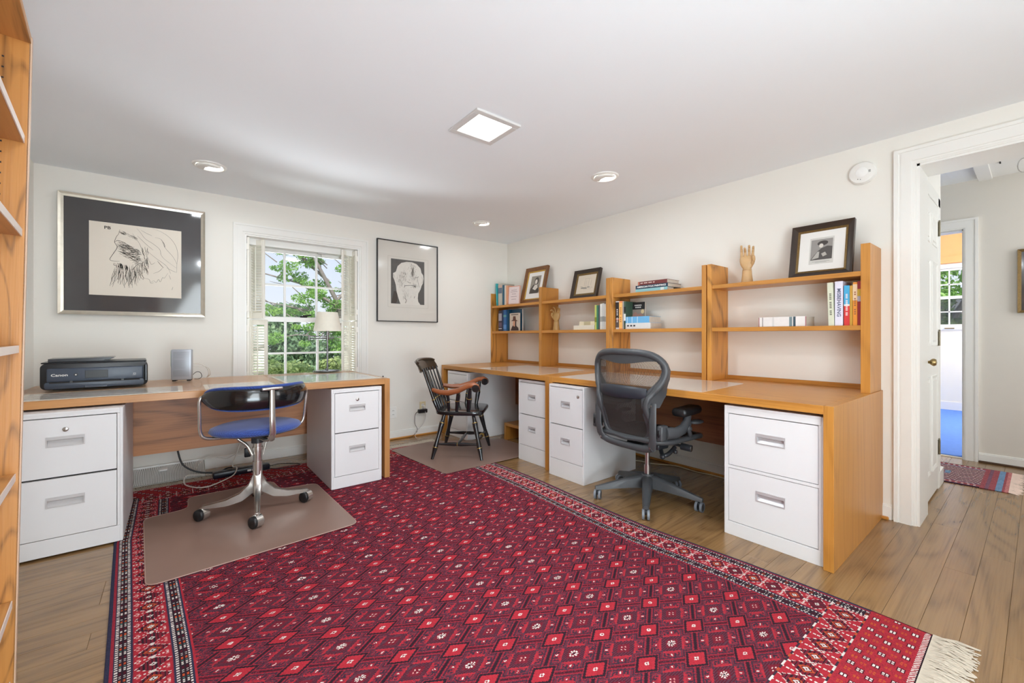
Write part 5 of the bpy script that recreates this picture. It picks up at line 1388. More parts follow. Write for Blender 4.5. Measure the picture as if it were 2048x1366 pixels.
# ------------------------------------------------------------------ printer
t = thing('inkjet_printer', 'black inkjet printer on the window desk under the bearded head picture', 'printer', (-3.618, -0.365, ZD + 0.009), R(3))
PWd, PDp, PH = 0.455, 0.33, 0.148
def xz_round(w, h, r, z0=0.0, n=6):
    out = []
    for cx_, cz_, a0 in ((w / 2 - r, z0 + h - r, 0), (-w / 2 + r, z0 + h - r, PI / 2), (-w / 2 + r, z0 + r, PI), (w / 2 - r, z0 + r, 1.5 * PI)):
        for k in range(n + 1):
            a = a0 + PI / 2 * k / n; out.append((cx_ + r * math.cos(a), cz_ + r * math.sin(a)))
    return out
m = MB(); m.prism(xz_round(PWd, PH, 0.026, 0.004), -PDp + 0.02, 0, 'y', 0.004); finish('printer_body', m, printd, t, 0.6)
m = MB(); m.box(-0.20, 0.205, -PDp - 0.004, -PDp + 0.03, 0.048, 0.124, 0.006, 3, mat=None); finish('front_panel', m, printm, t, 0.6)
m = MB(); m.prism(xz_round(0.42, 0.04, 0.014, 0.008), -PDp - 0.001, -PDp + 0.03, 'y', 0.003); finish('paper_tray', m, printm, t, 0.6)
m = MB(); m.box(-0.19, 0.19, -PDp - 0.002, -PDp + 0.02, 0.040, 0.0475); finish('output_slot', m, darkgap, t)
m = MB(); m.box(-0.05, 0.045, -PDp - 0.006, -PDp + 0.01, 0.008, 0.022, 0.002); finish('tray_pull', m, printm, t)
for sx in (-0.11, 0.105):
    m = MB(); m.box(sx, sx + 0.012, -PDp - 0.006, -PDp, 0.040, 0.052, 0.001); finish('paper_guide', m, graph, t)
m = MB(); m.box(-0.048, 0.048, -PDp - 0.006, -PDp - 0.003, 0.064, 0.108, 0.001); finish('touch_screen', m, screenm, t)
m = MB(); m.lathe([(0, 0), (0.009, 0), (0.009, 0.002), (0.007, 0.003), (0, 0.003)], 20, Matrix.Translation((-0.085, -PDp - 0.004, 0.086)) @ RX); finish('power_button', m, graphd, t)
m = MB(); m.lathe([(0.002, 0.0031), (0.0035, 0.0031), (0.0035, 0.0036), (0.002, 0.0036)], 12, Matrix.Translation((-0.085, -PDp - 0.004, 0.086)) @ RX); finish('power_mark', m, paperw, t)
lettering('Canon', 0.020, paperw, t, (-0.150, -PDp - 0.0045, 0.086), sx=1.25)
m = MB(); m.ring(0.160, 0.172, 0.075, 0.083, 0.0015, -PDp - 0.0046, -PDp - 0.004); m.box(0.157, 0.172, -PDp - 0.0046, -PDp - 0.004, 0.070, 0.0715); finish('small_print', m, handlem, t)
m = MB(); m.box(-0.225, 0.222, -PDp + 0.02, -0.01, 0.150, 0.158, 0.004); finish('scanner_lid', m, printd, t)
m = MB(); m.prism([(-0.20, 0.158), (0.03, 0.158), (0.075, 0.177), (0.07, 0.181), (-0.20, 0.176)], -PDp + 0.05, -0.08, 'y', 0.002); finish('feeder_cover', m, handlem if False else pbr('printer_lid_satin', (60, 62, 66), 0.22, noise=0.05), t)
m = MB(); m.tube([(0.03, -PDp + 0.05, 0.160), (0.055, -PDp + 0.05, 0.160)], 0.006, 8); finish('feeder_hinge', m, graph, t)
m = MB(); m.box(0.212, 0.226, -PDp - 0.001, -PDp + 0.02, 0.03, 0.135, 0.004); finish('side_trim', m, printd, t)
for sx in (-0.18, 0.17):
    m = MB(); m.box(sx, sx + 0.03, -PDp + 0.04, -PDp + 0.08, 0, 0.005); finish('foot', m, blackm, t)

# ------------------------------------------------------------------ router
t = thing('network_modem', 'silver perforated modem standing upright beside the printer', 'modem', (-3.203, -0.46, ZD + 0.009), R(-9))
m = MB(); m.box(-0.056, 0.056, -0.035, 0.035, 0.008, 0.216, 0.006, 2); finish('casing', m, routm, t, 0.6)
m = MB()
for i in range(13):
    for j in range(22):
        if j in (6, 15) and i < 9: continue
        if j in (7, 8) and i in (2, 3): continue
        x = -0.040 + i * 0.0068; z = 0.034 + j * 0.0078
        m.box(x - 0.0015, x + 0.0015, -0.0362, -0.0345, z - 0.0016, z + 0.0016)
o = finish('vent_holes', m, flatc((92, 94, 100)), t); o['kind'] = 'stuff'
m = MB(); m.box(-0.0575, -0.050, -0.030, 0.030, 0.10, 0.206, 0.002); finish('green_label', m, flatc((116, 170, 146)), t)
for sx in (-0.05, 0.03):
    m = MB(); m.box(sx, sx + 0.022, -0.034, 0.034, 0, 0.008, 0.001); finish('foot', m, blackm, t)
m = MB(); m.tube([(0.05, 0.03, 0.03), (0.075, 0.03, 0.055), (0.098, 0.03, 0.05), (0.105, 0.04, 0.02), (0.085, 0.05, 0.004), (0.06, 0.06, 0.004)], 0.002, 6)
tag(finish('black_cord', m, cabb, t, 3))
for k in range(2):
    m = MB(); m.tube([(0.03, 0.037, 0.11 - k * 0.015), (0.08, 0.06, 0.115 - k * 0.02), (0.125 + k * 0.01, 0.10, 0.08), (0.135 + k * 0.01, 0.13, 0.03), (0.12, 0.17, 0.004)], 0.0028, 6); finish('white_cord', m, cabw, t, 3)

# ------------------------------------------------------------------ lamp
gunm = pbr('dark_polished_nickel', (128, 128, 130), 0.2, metal=1.0, noise=0.05)
t = thing('desk_lamp', 'chrome swing arm desk lamp with tapered linen shade in front of the window', 'lamp', (-2.205, -0.26, ZD + 0.009))
m = MB(); m.lathe([(0, 0), (0.108, 0), (0.112, 0.004), (0.110, 0.009), (0.06, 0.013), (0.014, 0.016), (0.011, 0.024), (0, 0.024)], 40, Matrix.Diagonal((1, 0.75, 1, 1))); finish('base', m, gunm, t, 0.7)
m = MB(); m.tube([(0.006, 0, 0.02), (0.006, 0, 0.315)], 0.0075, 14); finish('pole', m, gunm, t, 1)
m = MB(); m.tube([(0.006, 0, 0.285), (-0.145, -0.01, 0.285)], 0.0055, 10); m.tube([(-0.145, -0.01, 0.270), (-0.145, -0.01, 0.318)], 0.008, 10); finish('swing_arm', m, gunm, t, 1)
m = MB(); m.tube([(-0.145, -0.01, 0.305), (0.006, 0, 0.305)], 0.0055, 10); m.tube([(0.006, 0, 0.276), (0.006, 0, 0.322)], 0.0115, 12); finish('swing_arm', m, gunm, t, 1)
m = MB(); m.tube([(0.008, 0, 0.315), (0.008, 0, 0.40)], 0.013, 12); m.tube([(0.02, 0, 0.335), (0.045, 0, 0.335)], 0.004, 8); finish('lamp_socket', m, gunm, t, 1)
m = MB(); m.ball((0.008, 0, 0.43), 0.026, 0.026, 0.034); finish('bulb', m, windm, t, 3)
m = MB()
prof = [(0.116, 0.352), (0.084, 0.516), (0.082, 0.516), (0.114, 0.352)]
m.lathe(prof + [prof[0]], 48, Matrix.Translation((0.008, 0, 0)), cap=False); sh = finish('lamp_shade', m, lampshade, t, 0.8)
m = MB(); m.tube([(0.008 + 0.083 * math.cos(a), 0.083 * math.sin(a), 0.512) for a in [2 * PI * k / 24 for k in range(24)]], 0.0015, 5, closed=True)
for a in (0, 2.1, 4.2): m.tube([(0.008, 0, 0.49), (0.008 + 0.083 * math.cos(a), 0.083 * math.sin(a), 0.511)], 0.0012, 5)
finish('shade_ring', m, chrome, sh, 1)
m = MB(); m.tube([(0.01, 0.02, 0.018), (0.04, 0.03, 0.075), (0.08, 0.03, 0.085), (0.100, 0.03, 0.04), (0.075, 0.05, 0.006), (0.06, 0.07, 0.002)], 0.002, 6); m.tube([(0.0, 0.02, 0.018), (-0.025, 0.03, 0.03), (-0.02, 0.03, 0.065), (0.01, 0.03, 0.09), (0.04, 0.03, 0.09)], 0.002, 6); finish('lamp_cord', m, cabb, t, 3)

# ------------------------------------------------------------------ wooden mannequin hands
def hand(label, loc, rz, scale, fingers, thumb, tilt=0.0, wrist_h=0.09, mat=beech):
    t = thing('wooden_hand', label, 'mannequin hand', loc, rz, 'jointed wooden mannequin hands')
    S = scale
    m = MB(); m.lathe([(0, 0), (0.036 * S, 0), (0.037 * S, 0.006 * S), (0.031 * S, wrist_h * 0.6 * S), (0.0285 * S, wrist_h * S), (0, wrist_h * S)], 28); finish('wrist_stand', m, mat, t, 0.7)
    m = MB(); m.lathe([(0, 0), (0.026 * S, 0), (0.0285 * S, 0.006 * S), (0.026 * S, 0.012 * S), (0, 0.012 * S)], 24, Matrix.Translation((0, 0, wrist_h * S))); finish('wrist_joint', m, mat, t, 0.7)
    z0 = wrist_h * S + 0.010 * S
    m = MB()
    rows = [(0.0, 0.023, 0.018), (0.015, 0.032, 0.021), (0.035, 0.041, 0.022), (0.055, 0.044, 0.021), (0.072, 0.044, 0.018), (0.084, 0.041, 0.014), (0.090, 0.034, 0.009)]
    rings = []
    for zz, rx, ry in rows:
        rings.append([m.bm.verts.new((rx * S * math.copysign(abs(math.cos(a)) ** 0.8, math.cos(a)), ry * S * math.copysign(abs(math.sin(a)) ** 0.8, math.sin(a)), z0 + zz * S)) for a in [2 * PI * k / 20 for k in range(20)]])
    for a, b_ in zip(rings, rings[1:]):
        for k in range(20): m.bm.faces.new((a[k], a[(k + 1) % 20], b_[(k + 1) % 20], b_[k]))
    m.bm.faces.new(rings[0][::-1]); m.bm.faces.new(rings[-1]); finish('palm', m, mat, t, 1.2)
    for i, (x, lens, bend, spread) in enumerate(fingers):
        p = Vector((x * S, 0, z0 + 0.083 * S)); ang = 0.0
        e = None
        for j, (l, bd) in enumerate(zip(lens, bend)):
            ang += bd
            d = Vector((math.sin(spread), -math.sin(ang), math.cos(ang))).normalized()
            q_ = p + d * l * S; r0 = (0.0098 - j * 0.0012) * S
            m = MB(); m.turned(p, q_, [(0, r0 * 0.75), (0.15, r0), (0.6, r0 * 0.92), (0.9, r0 * 0.85), (1.0, r0 * 0.5)], 12); m.ball(p, r0 * 0.95, seg=10)
            o = finish('finger' if j == 0 else 'finger_joint', m, mat, t if j == 0 else e, 1.2)
            if j == 0: e = o
            p = q_
    p = Vector((thumb[0] * S, -0.010 * S, z0 + 0.030 * S)); e = None
    for j, (dx, dy, dz) in enumerate(thumb[1]):
        q_ = p + Vector((dx, dy, dz)) * S; r0 = (0.0115 - j * 0.001) * S
        m = MB(); m.turned(p, q_, [(0, r0 * 0.8), (0.2, r0), (0.7, r0 * 0.95), (1.0, r0 * 0.5)], 12); m.ball(p, r0 * 0.95, seg=10)
        o = finish('thumb' if j == 0 else 'thumb_joint', m, mat, t if j == 0 else e, 1.2)
        if j == 0: e = o
        p = q_
    return t
hand('wooden mannequin hand with fingers up on the top shelf beside the cavalier engraving', (-0.13, -2.882, Z2), R(-72), 1.02,
     [(-0.031, (0.036, 0.026, 0.020), (0.05, 0.05, 0.1), -0.04), (-0.010, (0.036, 0.028, 0.020), (0.2, 0.75, 0.6), -0.02), (0.012, (0.036, 0.026, 0.020), (0.1, 0.25, 0.5), 0.03), (0.032, (0.030, 0.024, 0.018), (0.2, 0.2, 0.3), 0.10)],
     (0.030, ((0.012, -0.022, 0.026), (-0.002, -0.010, 0.030))))
hand('darker wooden mannequin hand with curled fingers on the lower shelf of the second bay', (-0.14, -1.012, Z1), R(-75), 0.98,
     [(-0.031, (0.034, 0.026, 0.020), (0.5, 0.9, 0.9), -0.04), (-0.010, (0.036, 0.028, 0.020), (0.1, 0.6, 0.8), -0.02), (0.012, (0.036, 0.026, 0.020), (-0.1, 0.5, 0.9), 0.22), (0.030, (0.030, 0.024, 0.018), (0.1, 0.6, 0.8), 0.35)],
     (-0.030, ((-0.008, -0.022, 0.026), (0.008, -0.006, 0.030))), mat=pbr('dark_beech', (186, 148, 92), 0.4, noise=0.12, nscale=30))

# ------------------------------------------------------------------ black wooden armchair (local +Y = forward)
HD = R(133)
t = thing('wooden_armchair', 'black lacquered spindle back armchair with cherry arms and gold bands', 'chair', (-1.215, -0.885, RH + 0.006), -HD)
SZ = 0.408
seat_pts = round_poly([(-0.235, 0.225), (-0.25, 0.0), (-0.20, -0.20), (0.20, -0.20), (0.25, 0.0), (0.235, 0.225)], 0.09, 6)
m = MB(); m.prism(seat_pts, SZ - 0.036, SZ, 'z', 0.012, 3); finish('seat', m, lacq, t, 1.0)
legp = [(0, 0.013), (0.08, 0.014), (0.22, 0.021), (0.30, 0.0235), (0.40, 0.022), (0.62, 0.0165), (0.74, 0.0225), (0.77, 0.0235), (0.80, 0.021), (0.95, 0.0145), (1.0, 0.013)]
legp = [(1 - a, r) for a, r in legp][::-1]
legs = {}
for sx in (-1, 1):
    for sy, fy, ty in ((1, 0.222, 0.135), (-1, -0.205, -0.115)):
        a, b_ = Vector((sx * 0.165, ty, SZ - 0.03)), Vector((sx * 0.243, fy, 0))
        m = MB(); m.turned(b_, a, [(0, 0.012), (0.05, 0.013), (0.24, 0.0215), (0.26, 0.0225), (0.28, 0.021), (0.45, 0.0155), (0.72, 0.022), (0.80, 0.0235), (0.82, 0.019), (0.86, 0.0165), (1.0, 0.014)], 14)
        lg = finish('leg', m, lacq, t, 0.9)
        for f in (0.26, 0.80):
            c = b_.lerp(a, f); d = (a - b_).normalized() * 0.0022; rr = 0.0232 if f < 0.5 else 0.0243
            m = MB(); m.tube([c - d, c + d], rr, 16); finish('gold_band', m, goldm, lg, 1)
        legs[(sx, sy)] = (b_, a)
def at_h(key, z):
    b_, a = legs[key]; return b_.lerp(a, z / a.z)
spr = [(0, 0.008), (0.15, 0.011), (0.42, 0.0165), (0.5, 0.0145), (0.58, 0.0165), (0.85, 0.011), (1, 0.008)]
mids = []
for sx in (-1, 1):
    a, b_ = at_h((sx, 1), 0.125), at_h((sx, -1), 0.125)
    m = MB(); m.turned(a, b_, spr, 12); s_ = finish('stretcher', m, lacq, t, 0.9); mids.append((a + b_) / 2)
    c = (a + b_) / 2; d = (b_ - a).normalized() * 0.002
    m = MB(); m.tube([c - d, c + d], 0.0158, 14); finish('gold_band', m, goldm, s_, 1)
m = MB(); m.turned(mids[0], mids[1], spr, 12); finish('stretcher', m, lacq, t, 0.9)
a, b_ = at_h((-1, 1), 0.155), at_h((1, 1), 0.155)
m = MB(); m.turned(a, b_, [(0, 0.008), (0.2, 0.009), (0.35, 0.013), (0.42, 0.010), (0.5, 0.021), (0.58, 0.010), (0.65, 0.013), (0.8, 0.009), (1, 0.008)], 12); s_ = finish('stretcher', m, lacq, t, 0.9)
m = MB(); m.turned(a.lerp(b_, 0.44), a.lerp(b_, 0.56), [(0, 0.012), (0.3, 0.0215), (0.7, 0.0215), (1, 0.012)], 14); finish('gold_accent', m, goldm, s_, 0.9)
# back spindles and posts
cr_z = 0.745
def backpt(x, f):
    """point on the curved back between seat (f=0) and crest (f=1)"""
    y0_ = -0.165 - 0.02 * (1 - (x / 0.2) ** 2); y1_ = -0.275 - 0.045 * (1 - (x / 0.24) ** 2)
    return Vector((x * (1 + 0.16 * f), y0_ + (y1_ - y0_) * f, SZ - 0.01 + (cr_z - SZ + 0.03) * f))
for x in (-0.185, -0.125, -0.063, 0.0, 0.063, 0.125, 0.185):
    a, b_ = backpt(x, 0), backpt(x, 1); big = abs(x) > 0.15
    k = 1.45 if big else 1.0
    m = MB(); m.turned(a, b_, [(0, 0.008 * k), (0.1, 0.0095 * k), (0.27, 0.0125 * k), (0.30, 0.0105 * k), (0.55, 0.0085 * k), (1, 0.006 * k)], 12); s_ = finish('post' if big else 'spindle', m, lacq, t, 0.9)
    c = a.lerp(b_, 0.285); d = (b_ - a).normalized() * 0.002
    m = MB(); m.tube([c - d, c + d], 0.0128 * k, 14); finish('gold_band', m, goldm, s_, 1)
# crest rail
m = MB(); N = 28; fr, bk = [], []
for i in range(N + 1):
    x = -0.262 + 0.524 * i / N; u_ = abs(x) / 0.262
    yb = -0.275 - 0.05 * (1 - u_ ** 2) - 0.012 + 0.02 * max(0, u_ - 0.85)
    top = 0.832 + 0.006 * math.cos(u_ * PI * 2.0) - 0.035 * max(0, u_ - 0.72) ** 0.7 + (0.006 if u_ < 0.3 else 0)
    bot = 0.732 + 0.03 * max(0, u_ - 0.8) * 3
    for lst, dy in ((fr, 0.0), (bk, -0.018)):
        lst.append([m.bm.verts.new((x, yb + dy - 0.0 * k, bot)), m.bm.verts.new((x, yb + dy - 0.018, (bot + top) / 2)), m.bm.verts.new((x, yb + dy - 0.045, top))])
for i in range(N):
    for j in range(2):
        m.bm.faces.new((fr[i][j], fr[i + 1][j], fr[i + 1][j + 1], fr[i][j + 1])); m.bm.faces.new((bk[i][j + 1], bk[i + 1][j + 1], bk[i + 1][j], bk[i][j]))
    m.bm.faces.new((fr[i][2], fr[i + 1][2], bk[i + 1][2], bk[i][2])); m.bm.faces.new((bk[i][0], bk[i + 1][0], fr[i + 1][0], fr[i][0]))
for i in (0, N):
    m.bm.faces.new((fr[i][0], fr[i][1], bk[i][1], bk[i][0])); m.bm.faces.new((fr[i][1], fr[i][2], bk[i][2], bk[i][1]))
finish('crest_rail', m, lacq_brown, t, 1.0)
m = MB(); m.tube([(-0.262, -0.325, 0.818), (-0.20, -0.352, 0.832), (0.0, -0.385, 0.838), (0.20, -0.352, 0.832), (0.262, -0.325, 0.818)], 0.013, 10); finish('crest_roll', m, lacq_brown, t, 1.2)
# arms
for sx in (-1, 1):
    path = [(0.185, -0.215, 0.585), (0.215, -0.14, 0.568), (0.245, -0.06, 0.567), (0.268, 0.03, 0.592), (0.275, 0.11, 0.632), (0.272, 0.165, 0.640), (0.268, 0.192, 0.625)]
    m = MB(); m.tube([(sx * a_, b_, c_) for a_, b_, c_ in path], [0.017, 0.022, 0.024, 0.023, 0.022, 0.021, 0.020], 12, flat=((0, 0, 1), 1.15))
    m.tube([(sx * 0.240, 0.178, 0.612), (sx * 0.298, 0.178, 0.612)], 0.030, 20); ar = finish('armrest', m, cherry, t, 0.9)
    m = MB(); m.tube([(sx * 0.2385, 0.178, 0.612), (sx * 0.240, 0.178, 0.612)], 0.0315, 20); m.tube([(sx * 0.298, 0.178, 0.612), (sx * 0.2995, 0.178, 0.612)], 0.0315, 20); finish('black_edge', m, lacq, ar, 0.9)
    for (x0_, y0_, x1_, y1_, z1_, k) in [(a1, a2, a3, a4, a5, a6 * 1.25) for a1, a2, a3, a4, a5, a6 in ((0.205, 0.10, 0.262, 0.125, 0.612, 1.5), (0.212, 0.0, 0.250, 0.02, 0.572, 1.15), (0.205, -0.07, 0.232, -0.07, 0.557, 1.0))]:
        a, b_ = Vector((sx * x0_, y0_, SZ - 0.01)), Vector((sx * x1_, y1_, z1_))
        m = MB(); m.turned(a, b_, [(0, 0.008 * k), (0.15, 0.0095 * k), (0.55, 0.0125 * k), (0.62, 0.0105 * k), (0.8, 0.0095 * k), (1, 0.0075 * k)], 12); s_ = finish('arm_post', m, lacq, t, 0.9)
        c = a.lerp(b_, 0.58); d = (b_ - a).normalized() * 0.002
        m = MB(); m.tube([c - d, c + d], 0.0128 * k, 14); finish('gold_band', m, goldm, s_, 1)

# ------------------------------------------------------------------ blue swivel chair (local +Y forward)
t = thing('swivel_chair', 'blue upholstered swivel chair with curved black back shell and aluminium star base', 'chair', (-2.852, -1.215, RH + 0.006), R(12))
alu2 = pbr('polished_aluminium', (206, 202, 196), 0.26, metal=0.9, noise=0.06, nscale=20)
m = MB(); m.tube([(0, 0, 0.10), (0, 0, 0.30)], 0.026, 18); finish('hub_column', m, alu2, t, 1)
m = MB(); m.tube([(0, 0, 0.30), (0, 0, 0.37), (0, 0, 0.43)], [0.0225, 0.024, 0.0245], 18); m.tube([(0, 0, 0.365), (0, 0, 0.385)], 0.028, 18); finish('gas_column', m, alu2, t, 1)
for k in range(4):
    a = R(-110 + 90 * k)
    ca, sa = math.cos(a), math.sin(a)
    m = MB()
    prof = [(0.016, 0.285), (0.022, 0.22), (0.045, 0.165), (0.090, 0.120), (0.16, 0.094), (0.235, 0.084), (0.272, 0.080)]
    m.tube([(r * ca, r * sa, z) for r, z in prof], [0.022, 0.026, 0.032, 0.030, 0.024, 0.017, 0.011], 12, flat=((-sa, ca, 0), 0.0) if False else None) if False else None
    pts = []
    up, dn = [], []
    for i, (r, z) in enumerate(prof):
        th = (0.0, 0.05, 0.055, 0.046, 0.034, 0.022, 0.014)[i]
        w = (0.016, 0.017, 0.017, 0.016, 0.015, 0.014, 0.012)[i]
        nr, nz = (0.9, 0.4) if i < 2 else ((0.6, 0.8) if i < 3 else (0.2, 1.0))
        up.append([m.bm.verts.new((r * ca - sa * s * w, r * sa + ca * s * w, z)) for s in (-1, -0.55, 0.55, 1)])
        dn.append([m.bm.verts.new((max(0.0, r - nr * th * 0.9) * ca - sa * s * w, max(0.0, r - nr * th * 0.9) * sa + ca * s * w, z - nz * th)) for s in (-0.8, -0.5, 0.5, 0.8)])
        for q_ in (1, 2): up[-1][q_].co.z += 0.004
    for i in range(len(prof) - 1):
        for j in range(3):
            m.bm.faces.new((up[i][j], up[i + 1][j], up[i + 1][j + 1], up[i][j + 1])); m.bm.faces.new((dn[i][j + 1], dn[i + 1][j + 1], dn[i + 1][j], dn[i][j]))
        m.bm.faces.new((up[i][0], dn[i][0], dn[i + 1][0], up[i + 1][0])); m.bm.faces.new((up[i][3], up[i + 1][3], dn[i + 1][3], dn[i][3]))
    i = len(prof) - 1; m.bm.faces.new((up[i][0], dn[i][0], dn[i][1], dn[i][2], dn[i][3], up[i][3], up[i][2], up[i][1]))
    finish('base_leg', m, alu2, t, 0.9)
    cx_, cy_ = 0.268 * ca, 0.268 * sa
    an = R((104, 110, 98, 114)[k])
    e = bpy.data.objects.new('caster', None); COL.objects.link(e); e.parent = t; e.location = (cx_, cy_, 0); e.rotation_euler = (0, 0, an)
    m = MB(); m.tube([(0, 0, 0.05), (0, 0, 0.078)], 0.0075, 10); finish('stem', m, alu2, e, 1)
    m = MB(); m.tube([(0.008, -0.024, 0.0345), (0.008, 0.012, 0.0345)], 0.0345, 26); finish('hood', m, alu2, e, 0.9)
    m = MB(); m.tube([(0.008, 0.0125, 0.0325), (0.008, 0.024, 0.0325), (0.008, 0.028, 0.0325)], [0.0325, 0.0325, 0.029], 26); finish('wheel', m, blackm, e, 0.9)
SH_ = 0.475
m = MB(); m.lathe([(0, 0), (0.17, 0.002), (0.215, 0.010), (0.228, 0.024), (0.222, 0.038), (0.19, 0.050), (0.10, 0.056), (0, 0.057)], 48, Matrix.Translation((0, 0.01, SH_)) @ Matrix.Diagonal((1.06, 0.98, 1, 1))); finish('seat', m, bluef, t, 1.2)
m = MB(); m.lathe([(0, -0.004), (0.18, -0.002), (0.214, 0.008), (0.20, 0.012), (0, 0.012)], 48, Matrix.Translation((0, 0.01, SH_)) @ Matrix.Diagonal((1.06, 0.98, 1, 1))); finish('seat_pan', m, blackm, t, 1.0)
m = MB(); m.box(-0.05, 0.05, -0.09, 0.10, 0.448, 0.473, 0.006); m.tube([(0, 0, 0.41), (0, 0, 0.46)], 0.034, 14); finish('swivel_plate', m, graphd, t, 0.7)
m = MB(); m.tube([(-0.05, 0.02, 0.455), (-0.10, 0.02, 0.45), (-0.055, 0.01, 0.40), (-0.03, 0, 0.34)], 0.009, 8); m.tube([(0.05, 0.02, 0.455), (0.055, 0.02, 0.40), (0.03, 0, 0.33)], 0.004, 8); finish('height_lever', m, alu2, t, 1)
# back: oval shell wrapped on an arc
def shell(r_out, zc, hh, a_half, off, thick, front):
    m = MB(); NA, NZ = 40, 12; g = []
    for i in range(NA + 1):
        u_ = -1 + 2 * i / NA; a = u_ * a_half
        hloc = hh * (1 - abs(u_) ** 4.0) ** 0.5 if abs(u_) < 1 else 0.0
        hloc = max(hloc, 0.006)
        rr = r_out
        col_ = []
        for j in range(NZ + 1):
            v_ = -1 + 2 * j / NZ
            bul = thick * (1 - v_ * v_)
            r_ = rr + off + (bul if not front else -bul)
            col_.append(m.bm.verts.new((r_ * math.sin(a) * 1.0, 0.055 - r_ * math.cos(a) * 0.88, zc + v_ * hloc + 0.010 * u_ * u_)))
        g.append(col_)
    for i in range(NA):
        for j in range(NZ): m.bm.faces.new((g[i][j], g[i + 1][j], g[i + 1][j + 1], g[i][j + 1]))
    return m
m = shell(0.283, 0.694, 0.058, R(80), 0.0, 0.012, False); o = finish('back_shell', m, gloss_black, t, 3); md = o.modifiers.new('th', 'SOLIDIFY'); md.thickness = 0.004
m = shell(0.274, 0.697, 0.069, R(81), 0.0, 0.028, True); o = finish('back_cushion', m, bluef, t, 3); md = o.modifiers.new('th', 'SOLIDIFY'); md.thickness = 0.010; md.offset = 0
m = MB(); m.tube([(0, -0.03, 0.448), (0, -0.13, 0.444), (0, -0.20, 0.458), (0, -0.222, 0.50), (0, -0.216, 0.60), (0, -0.214, 0.745)], [0.016, 0.018, 0.019, 0.018, 0.016, 0.014], 12, flat=((1, 0, 0), 0.6)); m.box(-0.055, 0.055, -0.226, -0.206, 0.742, 0.758, 0.005, 2); finish('back_support', m, alu2, t, 1)
for sx in (-1, 1):
    m = MB(); m.tube([(sx * 0.277, 0.0, 0.715), (sx * 0.290, 0.0, 0.690), (sx * 0.287, 0.01, 0.60), (sx * 0.282, 0.02, 0.52), (sx * 0.262, 0.02, 0.482), (sx * 0.20, 0.02, 0.468), (sx * 0.12, 0.02, 0.466)], 0.0088, 12); finish('side_bracket', m, alu2, t, 3)

# ------------------------------------------------------------------ graphite mesh office chair (local +Y forward)
t = thing('mesh_office_chair', 'graphite office chair with see-through mesh back and padded arms at the shelf desk', 'chair', (-0.83, -2.555, 0), R(-93))
def loc_dir(ax, ay): return math.atan2(ay, ax)
for k in range(5):
    a = R(212 + 72 * k + 93)
    ca, sa = math.cos(a), math.sin(a)
    m = MB(); secs = []
    for r, zt_, zb_, w in ((0.02, 0.158, 0.085, 0.034), (0.06, 0.158, 0.082, 0.034), (0.12, 0.142, 0.080, 0.029), (0.22, 0.112, 0.072, 0.024), (0.305, 0.088, 0.062, 0.020), (0.338, 0.080, 0.060, 0.016)):
        secs.append([m.bm.verts.new((r * ca - sa * s * w, r * sa + ca * s * w, z)) for s, z in ((-1, zb_), (-0.9, zt_ - 0.01), (-0.5, zt_), (0.5, zt_), (0.9, zt_ - 0.01), (1, zb_))])
    for p_, q_ in zip(secs, secs[1:]):
        for j in range(6): m.bm.faces.new((p_[j], q_[j], q_[(j + 1) % 6], p_[(j + 1) % 6]))
    m.bm.faces.new(secs[0]); m.bm.faces.new(secs[-1][::-1]); finish('base_arm', m, graph, t, 0.7)
    e = bpy.data.objects.new('caster', None); COL.objects.link(e); e.parent = t; e.location = (0.322 * ca, 0.322 * sa, 0); e.rotation_euler = (0, 0, R((128, 100, -20, 60, 122)[k]))
    m = MB(); m.tube([(0, 0, 0.05), (0, 0, 0.075)], 0.010, 10); m.box(-0.022, 0.014, -0.006, 0.006, 0.028, 0.056, 0.004); finish('fork', m, graphd, e, 0.8)
    for s in (-1, 1):
        m = MB(); m.tube([(-0.008, s * 0.008, 0.029), (-0.008, s * 0.021, 0.029)], 0.029, 24); w_ = finish('wheel', m, graphd, e, 0.9)
        m = MB(); m.lathe([(0.022, -0.0068), (0.0295, -0.0068), (0.0295, 0.0068), (0.022, 0.0068), (0.022, -0.0068)], 24, Matrix.Translation((-0.008, s * 0.0145, 0.029)) @ RX, cap=False); finish('tyre', m, casterg, w_, 0.9)
m = MB(); m.lathe([(0, 0.075), (0.036, 0.075), (0.044, 0.10), (0.043, 0.15), (0.034, 0.166), (0, 0.168)], 24); finish('base_hub', m, graph, t, 0.7)
m = MB(); m.tube([(0, 0, 0.16), (0, 0, 0.225)], 0.021, 18); finish('column_sleeve', m, alu, t, 1)
m = MB(); m.tube([(0, 0, 0.22), (0, 0, 0.38)], 0.0145, 18); finish('gas_column', m, alu, t, 1)
m = MB(); m.box(-0.075, 0.075, -0.12, 0.12, 0.335, 0.395, 0.014, 2); m.box(-0.12, 0.12, -0.05, 0.06, 0.345, 0.385, 0.012, 2); m.tube([(0.10, 0.0, 0.345), (0.15, -0.05, 0.325), (0.17, -0.02, 0.335), (0.16, 0.06, 0.36)], 0.013, 8); m.ball((0.155, -0.06, 0.32), 0.017); m.ball((0.19, 0.02, 0.345), 0.014); finish('tilt_mechanism', m, graphd, t, 0.8)
m = MB(); m.tube([(0.10, 0.05, 0.385), (0.225, 0.07, 0.375)], 0.009, 8); m.tube([(0.20, 0.068, 0.375), (0.262, 0.078, 0.372)], 0.021, 14); kn_ = finish('tension_knob', m, graphd, t, 0.9)
m = MB(); m.tube([(0.262, 0.078, 0.372), (0.265, 0.0785, 0.372)], 0.015, 14); finish('knob_cap', m, alu, kn_, 1)
